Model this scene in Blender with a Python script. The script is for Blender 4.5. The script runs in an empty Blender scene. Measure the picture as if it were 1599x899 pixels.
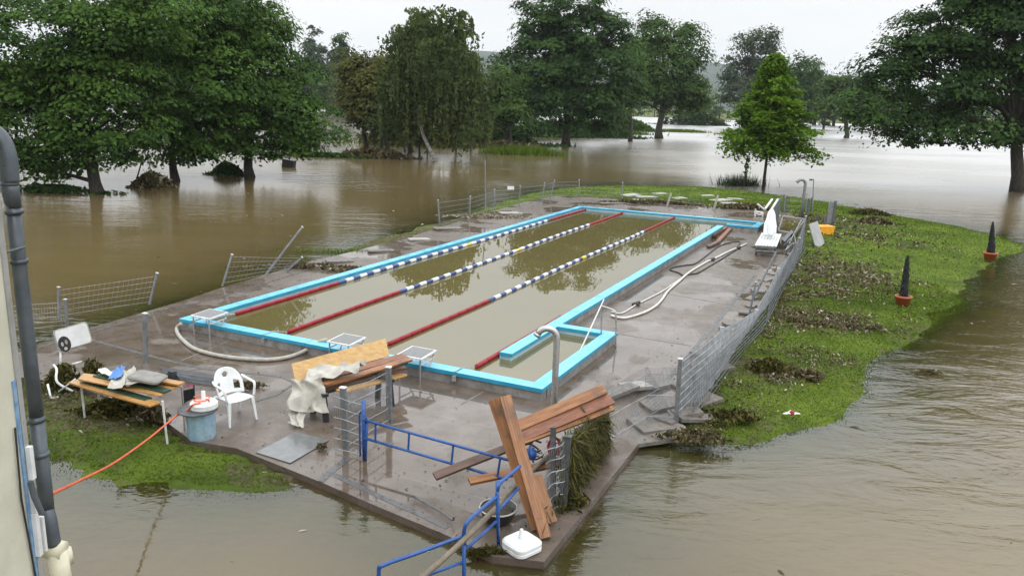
import bpy, bmesh, math, random
import numpy as np
from mathutils import Vector, Matrix, Quaternion
random.seed(7)
R = np.random.default_rng(7)
scene = bpy.context.scene
COL = scene.collection

# ------------------------------------------------------------ camera, world, sun, exposure
FPX, PITCH, ROLL, CAMH = 1256.7, 0.2287, 0.0305, 5.45
cam_data = bpy.data.cameras.new('camera')
cam_data.sensor_width = 36.0
cam_data.lens = 36.0 * FPX / 1599.0
cam_data.clip_start = 0.1
cam_data.clip_end = 20000
cam = bpy.data.objects.new('camera', cam_data)
COL.objects.link(cam)
cam.matrix_world = Matrix.Translation((0, 0, CAMH)) @ Matrix.Rotation(math.pi/2 - PITCH, 4, 'X') @ Matrix.Rotation(ROLL, 4, 'Z')
scene.camera = cam
scene.view_settings.view_transform = 'Standard'
scene.view_settings.look = 'None'
scene.view_settings.gamma = 1
scene.view_settings.exposure = 0.0
scene.view_settings.use_curve_mapping = False
scene.cycles.use_denoising = True
scene.cycles.max_bounces = 6
scene.cycles.transparent_max_bounces = 8
scene.cycles.volume_bounces = 1
scene.cycles.caustics_reflective = False
scene.cycles.caustics_refractive = False

SUN_EL, SUN_AZ = math.radians(52), math.radians(150)
world = bpy.data.worlds.new('World')
scene.world = world
world.use_nodes = True
wn, wl = world.node_tree.nodes, world.node_tree.links
wn.clear()
sky = wn.new('ShaderNodeTexSky'); sky.sky_type = 'NISHITA'; sky.sun_disc = False
sky.sun_elevation = SUN_EL; sky.sun_rotation = SUN_AZ; sky.dust_density = 4.0; sky.air_density = 1.0
hs = wn.new('ShaderNodeHueSaturation'); hs.inputs['Saturation'].default_value = 0.25
mixc = wn.new('ShaderNodeMix'); mixc.data_type = 'RGBA'
tc = wn.new('ShaderNodeTexCoord')
mp = wn.new('ShaderNodeMapping'); mp.inputs['Scale'].default_value = (1.2, 1.2, 5.0)
ns = wn.new('ShaderNodeTexNoise'); ns.inputs['Scale'].default_value = 1.6; ns.inputs['Detail'].default_value = 5
rp = wn.new('ShaderNodeValToRGB')
rp.color_ramp.elements[0].position = 0.3; rp.color_ramp.elements[0].color = (14.6, 15.4, 16.2, 1)
rp.color_ramp.elements[1].position = 0.65; rp.color_ramp.elements[1].color = (17.2, 17.5, 17.8, 1)
bg = wn.new('ShaderNodeBackground'); bg.inputs['Strength'].default_value = 0.13
wo = wn.new('ShaderNodeOutputWorld')
wl.new(sky.outputs[0], hs.inputs['Color'])
wl.new(tc.outputs['Generated'], mp.inputs[0]); wl.new(mp.outputs[0], ns.inputs['Vector']); wl.new(ns.outputs['Fac'], rp.inputs[0])
wl.new(hs.outputs[0], mixc.inputs[6]); wl.new(rp.outputs[0], mixc.inputs[7]); mixc.inputs[0].default_value = 0.93
sx_ = wn.new('ShaderNodeSeparateXYZ'); wl.new(tc.outputs['Generated'], sx_.inputs[0])
zr = wn.new('ShaderNodeValToRGB'); zr.color_ramp.interpolation = 'EASE'
zr.color_ramp.elements[0].position = 0.08; zr.color_ramp.elements[0].color = (0.46, 0.46, 0.46, 1)
zr.color_ramp.elements[1].position = 0.5; zr.color_ramp.elements[1].color = (1, 1, 1, 1)
wl.new(sx_.outputs['Z'], zr.inputs[0])
mul = wn.new('ShaderNodeMix'); mul.data_type = 'RGBA'; mul.blend_type = 'MULTIPLY'; mul.inputs[0].default_value = 1
wl.new(mixc.outputs[2], mul.inputs[6]); wl.new(zr.outputs[0], mul.inputs[7])
wl.new(mul.outputs[2], bg.inputs[0]); wl.new(bg.outputs[0], wo.inputs[0])
sd = bpy.data.lights.new('sun', 'SUN'); sd.energy = 0.6; sd.angle = math.radians(25); sd.color = (1.0, 0.97, 0.92)
sun = bpy.data.objects.new('sun', sd); COL.objects.link(sun)
_d = Vector((math.sin(SUN_AZ)*math.cos(SUN_EL), math.cos(SUN_AZ)*math.cos(SUN_EL), math.sin(SUN_EL)))
sun.rotation_euler = (-_d).to_track_quat('-Z', 'Y').to_euler()

# ------------------------------------------------------------ where a sight line of the photo meets the place
WL = -0.10      # flood water level; z = 0 is the pool deck
def ray(px, py):
    a, b = px - 800.0, py - 450.0
    c, s = math.cos(ROLL), math.sin(ROLL)
    u, v = (a*c + b*s)/FPX, -(-a*s + b*c)/FPX
    cp, sp = math.cos(PITCH), math.sin(PITCH)
    return Vector((u, cp + v*sp, -sp + v*cp))
def P(px, py, z=0.0):            # on the level z
    d = ray(px, py); t = (z - CAMH)/d.z
    return Vector((d.x*t, d.y*t, z))
def Q(px, py, D):                # at the distance D in front
    d = ray(px, py); t = D/d.y
    return Vector((d.x*t, D, CAMH + d.z*t))
def pxm(D, py=300):              # metres per photo pixel at distance D
    return D/FPX

# ------------------------------------------------------------ object helpers
def link(o, parent=None):
    COL.objects.link(o)
    if parent is not None: o.parent = parent
    return o
def tag(o, label=None, cat=None, group=None, kind=None):
    if label: o['label'] = label
    if cat: o['category'] = cat
    if group: o['group'] = group
    if kind: o['kind'] = kind
    return o
def empty(name, loc=(0, 0, 0), label=None, cat=None, group=None, rz=0.0):
    o = bpy.data.objects.new(name, None); o.location = loc; o.rotation_euler = (0, 0, rz)
    o.empty_display_size = 0.1
    COL.objects.link(o)
    return tag(o, label, cat, group)
def copy_tree(o, parent=None):
    c = o.copy(); COL.objects.link(c); c.parent = parent
    for ch in list(o.children): copy_tree(ch, c)
    return c

class MB:
    """collects shapes, links them as ONE mesh object; coordinates are relative to self.o"""
    def __init__(s, origin=(0, 0, 0)):
        s.v = []; s.f = []; s.m = []; s.o = Vector(origin); s.cur = 0; s.smooth = []; s.sm = False
    def add(s, vs, fs):
        b = len(s.v); s.v += [Vector(v) - s.o for v in vs]
        s.f += [tuple(b+i for i in f) for f in fs]; s.m += [s.cur]*len(fs); s.smooth += [s.sm]*len(fs)
    def box(s, c, size, mat=None):
        x, y, z = [q/2 for q in size]
        vs = [Vector((a*x, b*y, d*z)) for a in (-1, 1) for b in (-1, 1) for d in (-1, 1)]
        if mat is not None: vs = [mat @ v for v in vs]
        vs = [v + Vector(c) for v in vs]
        s.add(vs, [(0, 1, 3, 2), (4, 6, 7, 5), (0, 4, 5, 1), (2, 3, 7, 6), (0, 2, 6, 4), (1, 5, 7, 3)])
    def hexa(s, bot, top):       # any box from 4 lower and 4 upper corners
        s.add(list(bot)+list(top), [(3, 2, 1, 0), (4, 5, 6, 7), (0, 1, 5, 4), (1, 2, 6, 5), (2, 3, 7, 6), (3, 0, 4, 7)])
    def prism(s, poly, z0, z1):
        n = len(poly)
        vs = [(p[0], p[1], z0) for p in poly] + [(p[0], p[1], z1) for p in poly]
        s.add(vs, [tuple(range(n-1, -1, -1)), tuple(range(n, 2*n))] + [(i, (i+1) % n, n+(i+1) % n, n+i) for i in range(n)])
    def tube(s, pts, r, n=8, cap=True):
        pts = [Vector(p) for p in pts]; k = len(pts)
        rs = r if isinstance(r, (list, tuple)) else [r]*k
        vs = []; prev = None
        for i, p in enumerate(pts):
            t = (pts[min(i+1, k-1)] - pts[max(i-1, 0)])
            t = t.normalized() if t.length > 1e-9 else Vector((0, 0, 1))
            if prev is None:
                up = Vector((0, 0, 1)) if abs(t.z) < 0.9 else Vector((1, 0, 0))
                a = t.cross(up).normalized()
            else:
                a = (prev - t*prev.dot(t)); a = a.normalized() if a.length > 1e-6 else t.orthogonal().normalized()
            prev = a; b = t.cross(a)
            for j in range(n):
                an = 2*math.pi*j/n
                vs.append(p + (a*math.cos(an) + b*math.sin(an))*rs[i])
        fs = [(i*n+j, i*n+(j+1) % n, (i+1)*n+(j+1) % n, (i+1)*n+j) for i in range(k-1) for j in range(n)]
        if cap: fs += [tuple(range(n-1, -1, -1)), tuple((k-1)*n+j for j in range(n))]
        s.add(vs, fs)
    def lathe(s, base, prof, n=20, axis=None):
        base = Vector(base); q = Vector((0, 0, 1)).rotation_difference(Vector(axis)) if axis is not None else None
        vs = []
        for (r, z) in prof:
            for j in range(n):
                a = 2*math.pi*j/n
                v = Vector((r*math.cos(a), r*math.sin(a), z))
                if q: v = q @ v
                vs.append(base + v)
        k = len(prof)
        s.add(vs, [(i*n+j, i*n+(j+1) % n, (i+1)*n+(j+1) % n, (i+1)*n+j) for i in range(k-1) for j in range(n)] +
              [tuple(range(n-1, -1, -1)), tuple((k-1)*n+j for j in range(n))])
    def sheet(s, grid):          # grid[i][j] of points
        n = len(grid); m = len(grid[0]); vs = [p for r in grid for p in r]
        s.add(vs, [(i*m+j, (i+1)*m+j, (i+1)*m+j+1, i*m+j+1) for i in range(n-1) for j in range(m-1)])
    def build(s, name, mats, parent=None, bevel=0, seg=2, auto=None):
        me = bpy.data.meshes.new(name)
        me.from_pydata([tuple(v) for v in s.v], [], s.f)
        if not isinstance(mats, (list, tuple)): mats = [mats]
        for m in mats: me.materials.append(m)
        me.polygons.foreach_set('material_index', s.m)
        me.polygons.foreach_set('use_smooth', [bool(x) for x in s.smooth])
        me.update()
        if bevel:
            bm = bmesh.new(); bm.from_mesh(me)
            bmesh.ops.bevel(bm, geom=bm.edges[:], offset=bevel, segments=seg, affect='EDGES', profile=0.6)
            bm.to_mesh(me); bm.free()
        o = bpy.data.objects.new(name, me)
        if parent is None: o.location = s.o
        link(o, parent)
        if parent is not None:
            w = Vector((0, 0, 0)); q = parent
            while q is not None: w += q.location; q = q.parent
            o.location = s.o - w if parent.rotation_euler.z == 0 else s.o
        return o
def spline(pts, n=8):
    pts = [Vector(p) for p in pts]; out = []
    for i in range(len(pts)-1):
        p0 = pts[max(i-1, 0)]; p1 = pts[i]; p2 = pts[i+1]; p3 = pts[min(i+2, len(pts)-1)]
        for k in range(n):
            t = k/n
            out.append(0.5*((2*p1) + (p2-p0)*t + (2*p0-5*p1+4*p2-p3)*t*t + (3*p1-p0-3*p2+p3)*t**3))
    out.append(pts[-1]); return out
def one(name, mb, mat, label, cat, group=None, kind=None, bevel=0):
    o = mb.build(name, mat, None, bevel)
    return tag(o, label, cat, group, kind)
def np_mesh(name, verts, nper, mats, midx=None, tint=None, smooth=False):
    """verts (N*nper,3) -> N separate faces of nper corners"""
    N = len(verts)//nper
    me = bpy.data.meshes.new(name)
    me.vertices.add(len(verts)); me.vertices.foreach_set('co', np.asarray(verts, dtype=np.float32).ravel())
    me.loops.add(N*nper); me.loops.foreach_set('vertex_index', np.arange(N*nper, dtype=np.int32))
    me.polygons.add(N); me.polygons.foreach_set('loop_start', np.arange(0, N*nper, nper, dtype=np.int32))
    me.polygons.foreach_set('loop_total', np.full(N, nper, dtype=np.int32))
    for m in (mats if isinstance(mats, (list, tuple)) else [mats]): me.materials.append(m)
    if midx is not None: me.polygons.foreach_set('material_index', midx.astype(np.int32))
    me.update(calc_edges=True)
    if tint is not None:
        at = me.attributes.new('tint', 'FLOAT', 'FACE'); at.data.foreach_set('value', tint.astype(np.float32))
    return bpy.data.objects.new(name, me)

# ------------------------------------------------------------ materials
def newmat(name):
    m = bpy.data.materials.new(name); m.use_nodes = True
    nt = m.node_tree; nt.nodes.clear()
    out = nt.nodes.new('ShaderNodeOutputMaterial')
    return m, nt, out
def N(nt, typ, **kw):
    n = nt.nodes.new(typ)
    for k, v in kw.items():
        if k.startswith('i_'):
            key = k[2:]
            key = int(key) if key.isdigit() else key.replace('_', ' ')
            n.inputs[key].default_value = v
        else: setattr(n, k, v)
    return n
def noise(nt, scale, detail=4, rough=0.55, vec=None, stretch=None, dist=0.0):
    n = N(nt, 'ShaderNodeTexNoise', i_Scale=scale, i_Detail=detail, i_Roughness=rough, i_Distortion=dist)
    t = N(nt, 'ShaderNodeTexCoord') if vec is None else None
    src = t.outputs['Object'] if t else vec
    if stretch:
        mpn = N(nt, 'ShaderNodeMapping'); mpn.inputs['Scale'].default_value = stretch
        nt.links.new(src, mpn.inputs[0]); src = mpn.outputs[0]
    nt.links.new(src, n.inputs['Vector']); return n.outputs['Fac']
def ramp(nt, fac, stops, interp='LINEAR'):
    r = N(nt, 'ShaderNodeValToRGB'); cr = r.color_ramp; cr.interpolation = interp
    while len(cr.elements) < len(stops): cr.elements.new(0.5)
    for e, (p, c) in zip(cr.elements, stops):
        e.position = p; e.color = (c, c, c, 1) if isinstance(c, (int, float)) else (*c, 1)
    nt.links.new(fac, r.inputs[0]); return r.outputs[0]
def mix(nt, fac, a, b, mode='MIX'):
    m = N(nt, 'ShaderNodeMix', data_type='RGBA', blend_type=mode)
    for sock, v in ((0, fac), (6, a), (7, b)):
        if hasattr(v, 'is_linked'): nt.links.new(v, m.inputs[sock])
        elif isinstance(v, (int, float)): m.inputs[sock].default_value = v if sock == 0 else (v, v, v, 1)
        else: m.inputs[sock].default_value = (*v, 1)
    return m.outputs[2]
def mth(nt, op, a, b=None, clamp=False):
    m = N(nt, 'ShaderNodeMath', operation=op, use_clamp=clamp)
    for i, v in enumerate((a, b)):
        if v is None: continue
        if hasattr(v, 'is_linked'): nt.links.new(v, m.inputs[i])
        else: m.inputs[i].default_value = v
    return m.outputs[0]
def surf(name, c1, c2=None, rough=0.6, scale=6, metal=0.0, bump=0.0, bscale=None, stretch=None, rvar=0.15, dirt=None, spec=0.5, c3=None):
    """painted / plastic / metal / wood surface with two-tone wear, optional mud and bump"""
    m, nt, out = newmat(name)
    p = N(nt, 'ShaderNodeBsdfPrincipled', i_Metallic=metal)
    p.inputs['Specular IOR Level'].default_value = spec
    c2 = c2 or tuple(x*0.75 for x in c1)
    f = noise(nt, scale, 6, 0.62, stretch=stretch)
    stops = [(0.35, c2), (0.62, c1)] if c3 is None else [(0.32, c2), (0.5, c1), (0.7, c3)]
    col = ramp(nt, f, stops)
    if dirt:
        dcol, dscale, dthr = dirt
        g = noise(nt, dscale, 8, 0.7)
        col = mix(nt, ramp(nt, g, [(dthr, 0.0), (dthr+0.14, 1.0)]), col, dcol)
    nt.links.new(col, p.inputs['Base Color'])
    rr = ramp(nt, noise(nt, scale*1.7, 3), [(0.3, max(rough-rvar, 0.02)), (0.7, min(rough+rvar, 1))])
    nt.links.new(rr, p.inputs['Roughness'])
    if bump:
        b = N(nt, 'ShaderNodeBump', i_Strength=bump, i_Distance=0.01)
        nt.links.new(noise(nt, bscale or scale*3, 6, 0.65, stretch=stretch), b.inputs['Height'])
        nt.links.new(b.outputs[0], p.inputs['Normal'])
    nt.links.new(p.outputs[0], out.inputs[0]); return m

MUD = (0.10, 0.075, 0.045)
M = {}
M['galv'] = surf('galvanised_steel', (0.30, 0.31, 0.32), (0.18, 0.19, 0.20), 0.45, 9, 0.6, 0.1, dirt=(MUD, 3, 0.6))
M['galv_dark'] = surf('dark_steel', (0.15, 0.16, 0.17), (0.09, 0.095, 0.10), 0.5, 7, 0.5, 0.1, dirt=(MUD, 4, 0.6))
M['wire'] = surf('fence_wire', (0.34, 0.35, 0.36), (0.2, 0.21, 0.22), 0.5, 6, 0.4)
M['stainless'] = surf('stainless_steel', (0.50, 0.50, 0.49), (0.45, 0.45, 0.44), 0.3, 5, 0.7, 0.0, rvar=.06)
M['blue'] = surf('blue_enamel', (0.025, 0.10, 0.34), (0.015, 0.06, 0.22), 0.35, 9, 0.0, 0.08, dirt=((0.08, 0.07, 0.06), 7, 0.64))
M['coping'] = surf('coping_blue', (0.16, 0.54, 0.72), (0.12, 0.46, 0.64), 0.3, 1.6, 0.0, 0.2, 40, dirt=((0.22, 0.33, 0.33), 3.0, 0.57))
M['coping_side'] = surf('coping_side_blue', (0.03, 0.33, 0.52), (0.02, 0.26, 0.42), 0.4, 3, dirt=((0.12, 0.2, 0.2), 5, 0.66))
M['plinth'] = surf('pool_plinth', (0.30, 0.29, 0.28), (0.17, 0.155, 0.14), 0.5, 3.5, 0.0, 0.3, 30, dirt=(MUD, 2.5, 0.55))
M['lining'] = surf('pool_lining', (0.42, 0.58, 0.62), (0.33, 0.50, 0.55), 0.4, 4)
M['white'] = surf('white_plastic', (0.78, 0.79, 0.79), (0.66, 0.67, 0.66), 0.35, 5, dirt=((0.45, 0.42, 0.36), 7, 0.66))
M['whitemetal'] = surf('white_metal', (0.72, 0.73, 0.73), (0.55, 0.55, 0.54), 0.4, 8, dirt=((0.3, 0.27, 0.22), 9, 0.62))
M['cream'] = surf('cream_render', (0.62, 0.60, 0.49), (0.55, 0.53, 0.43), 0.85, 5, 0, 0.3, 120, dirt=((0.42, 0.38, 0.27), 6, 0.7))
M['creamplastic'] = surf('cream_plastic', (0.66, 0.63, 0.48), (0.55, 0.52, 0.38), 0.4, 6)
M['bluestrip'] = surf('weathered_blue_paint', (0.22, 0.36, 0.52), (0.12, 0.24, 0.42), 0.6, 14, 0, 0.3, 30, dirt=((0.35, 0.36, 0.36), 9, 0.56))
M['pipe'] = surf('grey_zinc', (0.10, 0.118, 0.135), (0.062, 0.075, 0.088), 0.4, 5, 0.2, 0.1, dirt=((0.19, 0.18, 0.16), 4, 0.62))
M['wood'] = surf('orange_wood', (0.26, 0.108, 0.036), (0.13, 0.048, 0.02), 0.42, 3.2, 0, 0.35, 8, stretch=(.6, 12, 12), dirt=((0.10, 0.06, 0.038), 2.2, 0.54), c3=(0.36, 0.17, 0.062))
M['woodred'] = surf('red_brown_wood', (0.26, 0.10, 0.05), (0.13, 0.05, 0.03), 0.5, 3.2, 0, 0.35, 8, stretch=(1.2, 14, 14), dirt=((0.06, 0.04, 0.03), 2.6, 0.6))
M['wooddark'] = surf('dark_wet_wood', (0.13, 0.075, 0.05), (0.07, 0.04, 0.03), 0.5, 3.2, 0, 0.35, 8, stretch=(1.2, 14, 14))
M['woodlight'] = surf('light_wood', (0.62, 0.38, 0.15), (0.5, 0.27, 0.09), 0.45, 3.2, 0, 0.2, 8, stretch=(1.2, 12, 12))
M['tabletop'] = surf('varnished_table_wood', (0.50, 0.275, 0.09), (0.36, 0.18, 0.055), 0.3, 3, 0, 0.1, 8, stretch=(1.5, 10, 10), dirt=((0.2, 0.13, 0.06), 5, 0.62))
M['green'] = surf('dark_green_paint', (0.02, 0.06, 0.035), (0.012, 0.035, 0.02), 0.4, 6)
M['plywood'] = surf('yellow_plywood', (0.56, 0.35, 0.14), (0.42, 0.25, 0.085), 0.45, 2.2, 0, 0.1, 9, stretch=(2, 7, 7), dirt=((0.3, 0.19, 0.08), 9, 0.70))
M['plyedge'] = surf('board_edge', (0.22, 0.09, 0.04), None, 0.6, 9)
M['tarp'] = surf('dirty_white_cloth', (0.52, 0.50, 0.45), (0.33, 0.31, 0.26), 0.7, 3, 0, 0.3, 12, dirt=((0.22, 0.17, 0.11), 4, 0.56))
M['bluecloth'] = surf('blue_cloth', (0.13, 0.28, 0.6), (0.08, 0.2, 0.5), 0.8, 8)
M['greycloth'] = surf('grey_cushion', (0.27, 0.26, 0.24), (0.19, 0.18, 0.165), 0.8, 8, 0, 0.3, 40)
M['black'] = surf('black_plastic', (0.025, 0.025, 0.027), (0.015, 0.015, 0.016), 0.45, 8)
M['net'] = surf('black_netting', (0.012, 0.013, 0.016), (0.006, 0.006, 0.008), 0.9, 18, 0, 0.8, 30)
M['terracotta'] = surf('terracotta_plastic', (0.50, 0.11, 0.045), (0.38, 0.075, 0.03), 0.45, 8, dirt=((0.2, 0.1, 0.06), 8, 0.62))
M['yellow'] = surf('orange_yellow_plastic', (0.85, 0.40, 0.03), (0.75, 0.32, 0.02), 0.4, 6, dirt=((0.35, 0.2, 0.06), 9, 0.66))
M['red'] = surf('red_float', (0.30, 0.008, 0.022), (0.22, 0.006, 0.018), 0.4, 9, spec=.3)
M['floatblue'] = surf('navy_float', (0.03, 0.07, 0.26), None, 0.35, 9)
M['floatwhite'] = surf('white_float', (0.75, 0.77, 0.79), None, 0.35, 9)
M['floatyellow'] = surf('yellow_float', (0.8, 0.6, 0.05), None, 0.35, 9)
M['orange'] = surf('orange_cable', (0.8, 0.14, 0.05), None, 0.45, 9)
M['hose'] = surf('grey_hose', (0.42, 0.40, 0.35), (0.30, 0.28, 0.24), 0.5, 9, dirt=(MUD, 6, 0.62))
M['muddyhose'] = surf('muddy_hose', (0.20, 0.165, 0.12), (0.11, 0.09, 0.06), 0.55, 5, dirt=(MUD, 3, 0.55))
M['hosewhite'] = surf('white_hose', (0.66, 0.64, 0.60), (0.5, 0.48, 0.43), 0.5, 9, dirt=((0.25, 0.2, 0.14), 6, 0.62))
M['barrel'] = surf('pale_blue_ribbed_plastic', (0.32, 0.46, 0.56), (0.22, 0.34, 0.44), 0.4, 5, 0, 0.2, 12, dirt=((0.22, 0.19, 0.13), 4, 0.56))
M['gravel'] = surf('top_of_starting_block', (0.27, 0.27, 0.27), (0.15, 0.15, 0.15), 0.8, 70, 0, 0.5, 120)
M['slab'] = surf('broken_paving', (0.20, 0.18, 0.16), (0.11, 0.10, 0.085), 0.5, 3, 0, 0.4, 50, dirt=(MUD, 2.5, 0.54))
M['slabwhite'] = surf('pale_paving', (0.40, 0.39, 0.36), (0.27, 0.26, 0.23), 0.6, 5, dirt=(MUD, 3, 0.58))
M['concrete'] = surf('concrete', (0.21, 0.20, 0.185), (0.13, 0.125, 0.11), 0.6, 3, 0, 0.4, 40, dirt=(MUD, 3, 0.58))
M['darkkerb'] = surf('dark_wet_channel', (0.085, 0.085, 0.085), (0.05, 0.05, 0.05), 0.3, 6, 0, 0.3, 40)
M['plate'] = surf('wet_metal_plate', (0.17, 0.18, 0.18), (0.13, 0.135, 0.14), 0.13, 6, 0.2, 0.08, 90, rvar=0.07)
M['panelgrey'] = surf('grey_panel', (0.36, 0.36, 0.35), (0.26, 0.26, 0.25), 0.5, 3, dirt=(MUD, 3, 0.6))
M['pink'] = surf('magenta_cord', (0.5, 0.02, 0.12), None, 0.5, 9)
M['soil'] = surf('wet_soil', (0.06, 0.045, 0.03), (0.03, 0.022, 0.015), 0.7, 9, 0, 0.8, 20)

def leafmat(name, c1, c2, trans=0.25, rough=0.5):
    m, nt, out = newmat(name)
    at = N(nt, 'ShaderNodeAttribute', attribute_name='tint')
    col = ramp(nt, at.outputs['Fac'], [(0.0, c2), (1.0, c1)])
    p = N(nt, 'ShaderNodeBsdfPrincipled', i_Roughness=rough)
    p.inputs['Specular IOR Level'].default_value = 0.06
    nt.links.new(col, p.inputs['Base Color'])
    t = N(nt, 'ShaderNodeBsdfTranslucent'); nt.links.new(mix(nt, 1.0, col, (1.2, 1.3, 0.5), 'MULTIPLY'), t.inputs[0])
    mx = N(nt, 'ShaderNodeMixShader'); mx.inputs[0].default_value = trans
    nt.links.new(p.outputs[0], mx.inputs[1]); nt.links.new(t.outputs[0], mx.inputs[2]); nt.links.new(mx.outputs[0], out.inputs[0])
    return m
M['leaf'] = leafmat('maple_leaves', (0.088, 0.165, 0.028), (0.015, 0.04, 0.009))
M['leafdark'] = leafmat('dark_leaves', (0.064, 0.122, 0.03), (0.011, 0.029, 0.009))
M['leafwillow'] = leafmat('weeping_leaves', (0.115, 0.15, 0.05), (0.026, 0.044, 0.016))
M['leafolive'] = leafmat('olive_leaves', (0.125, 0.12, 0.028), (0.04, 0.05, 0.014))
M['leafyoung'] = leafmat('fresh_leaves', (0.165, 0.27, 0.03), (0.045, 0.105, 0.013), 0.35)
M['leafgrey'] = leafmat('grey_green_leaves', (0.075, 0.105, 0.055), (0.026, 0.042, 0.024))
M['leafmid'] = leafmat('mid_green_leaves', (0.09, 0.155, 0.034), (0.024, 0.052, 0.013))
M['grassblade'] = leafmat('grass_blades', (0.125, 0.185, 0.02), (0.06, 0.098, 0.013), 0.2)
M['deadleaf'] = leafmat('washed_up_leaves', (0.15, 0.12, 0.06), (0.04, 0.034, 0.018), 0.05)
M['litter'] = leafmat('pale_litter', (0.42, 0.38, 0.30), (0.14, 0.115, 0.075), 0.05)
M['bark'] = surf('wet_bark', (0.055, 0.045, 0.035), (0.02, 0.017, 0.013), 0.8, 3, 0, 0.8, 10, stretch=(3, 3, 0.6))
M['birchbark'] = surf('birch_bark', (0.42, 0.40, 0.36), (0.12, 0.11, 0.09), 0.7, 3, 0, 0.4, 10, stretch=(1, 1, 4))

# muddy water: depth (a mesh attribute in metres) decides how much of the ground shows through
def watermat(name, body, body2, bumps, rough=0.03, k=6.5, ior=1.62):
    m, nt, out = newmat(name)
    geo = N(nt, 'ShaderNodeNewGeometry'); pos = geo.outputs['Position']
    big = noise(nt, 0.035, 3, 0.5, vec=pos)
    streak = noise(nt, 0.5, 5, 0.6, vec=pos, stretch=(0.35, 1.6, 1))
    col = mix(nt, ramp(nt, big, [(0.35, 0.0), (0.65, 1.0)]), body, body2)
    col = mix(nt, ramp(nt, streak, [(0.3, 0.0), (0.8, 0.35)]), col, tuple(x*1.35 for x in body))
    dif = N(nt, 'ShaderNodeBsdfDiffuse'); nt.links.new(col, dif.inputs[0])
    tr = N(nt, 'ShaderNodeBsdfTransparent'); tr.inputs[0].default_value = (0.86, 0.82, 0.62, 1)
    at = N(nt, 'ShaderNodeAttribute', attribute_name='depth')
    op = mth(nt, 'SUBTRACT', 1.0, mth(nt, 'POWER', 2.718, mth(nt, 'MULTIPLY', at.outputs['Fac'], -k)), True)
    body_sh = N(nt, 'ShaderNodeMixShader'); nt.links.new(op, body_sh.inputs[0])
    nt.links.new(tr.outputs[0], body_sh.inputs[1]); nt.links.new(dif.outputs[0], body_sh.inputs[2])
    gl = N(nt, 'ShaderNodeBsdfGlossy', i_Roughness=rough)
    if len(bumps) > 1:      # the open current is rougher than the sheltered water by the house
        sxyz = N(nt, 'ShaderNodeSeparateXYZ'); nt.links.new(pos, sxyz.inputs[0])
        far_ = ramp(nt, mth(nt, 'DIVIDE', sxyz.outputs['Y'], 120.0, True), [(0.22, 0.0), (0.6, 1.0)])
        xr_ = ramp(nt, mth(nt, 'ADD', mth(nt, 'DIVIDE', sxyz.outputs['X'], 60.0), 0.5, True), [(0.60, 0.07), (0.80, 0.24)])
        rg = mth(nt, 'ADD', mth(nt, 'MULTIPLY', far_, xr_), ramp(nt, noise(nt, 0.06, 3, 0.5, vec=pos, stretch=(.6, 1.4, 1)), [(0.4, 0.03), (0.65, 0.10)]))
        nt.links.new(rg, gl.inputs['Roughness'])
    nrm = None
    if bumps:
        for (sc, st, dist, strn, stretch, mask) in bumps:
            h = noise(nt, sc, st, 0.6, vec=pos, stretch=stretch, dist=dist)
            b = N(nt, 'ShaderNodeBump', i_Distance=strn)
            if mask is not None:
                ms, lo, hi, a0 = mask
                nt.links.new(ramp(nt, noise(nt, ms, 2, 0.5, vec=pos, stretch=(0.6, 1.0, 1)), [(lo, a0), (hi, 1.0)]), b.inputs['Strength'])
            nt.links.new(h, b.inputs['Height'])
            if nrm is not None: nt.links.new(nrm, b.inputs['Normal'])
            nrm = b.outputs[0]
        nt.links.new(nrm, gl.inputs['Normal'])
    fr = N(nt, 'ShaderNodeFresnel', i_IOR=ior)
    ms_ = N(nt, 'ShaderNodeMixShader')
    nt.links.new(fr.outputs[0], ms_.inputs[0]); nt.links.new(body_sh.outputs[0], ms_.inputs[1]); nt.links.new(gl.outputs[0], ms_.inputs[2])
    nt.links.new(ms_.outputs[0], out.inputs[0]); return m
M['flood'] = watermat('muddy_flood_water', (0.165, 0.120, 0.052), (0.125, 0.096, 0.044),
    [(0.9, 5, 0.6, 0.075, (0.55, 1.3, 1), (0.07, 0.42, 0.62, 0.06)), (4.0, 3, 0.5, 0.016, (0.7, 1.4, 1), (0.13, 0.42, 0.62, 0.2))])
M['poolwater'] = watermat('muddy_pool_water', (0.125, 0.103, 0.040), (0.13, 0.108, 0.044), [(1.2, 2, 0.2, 0.0012, None, None)], 0.01, 40, 2.0)

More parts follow.
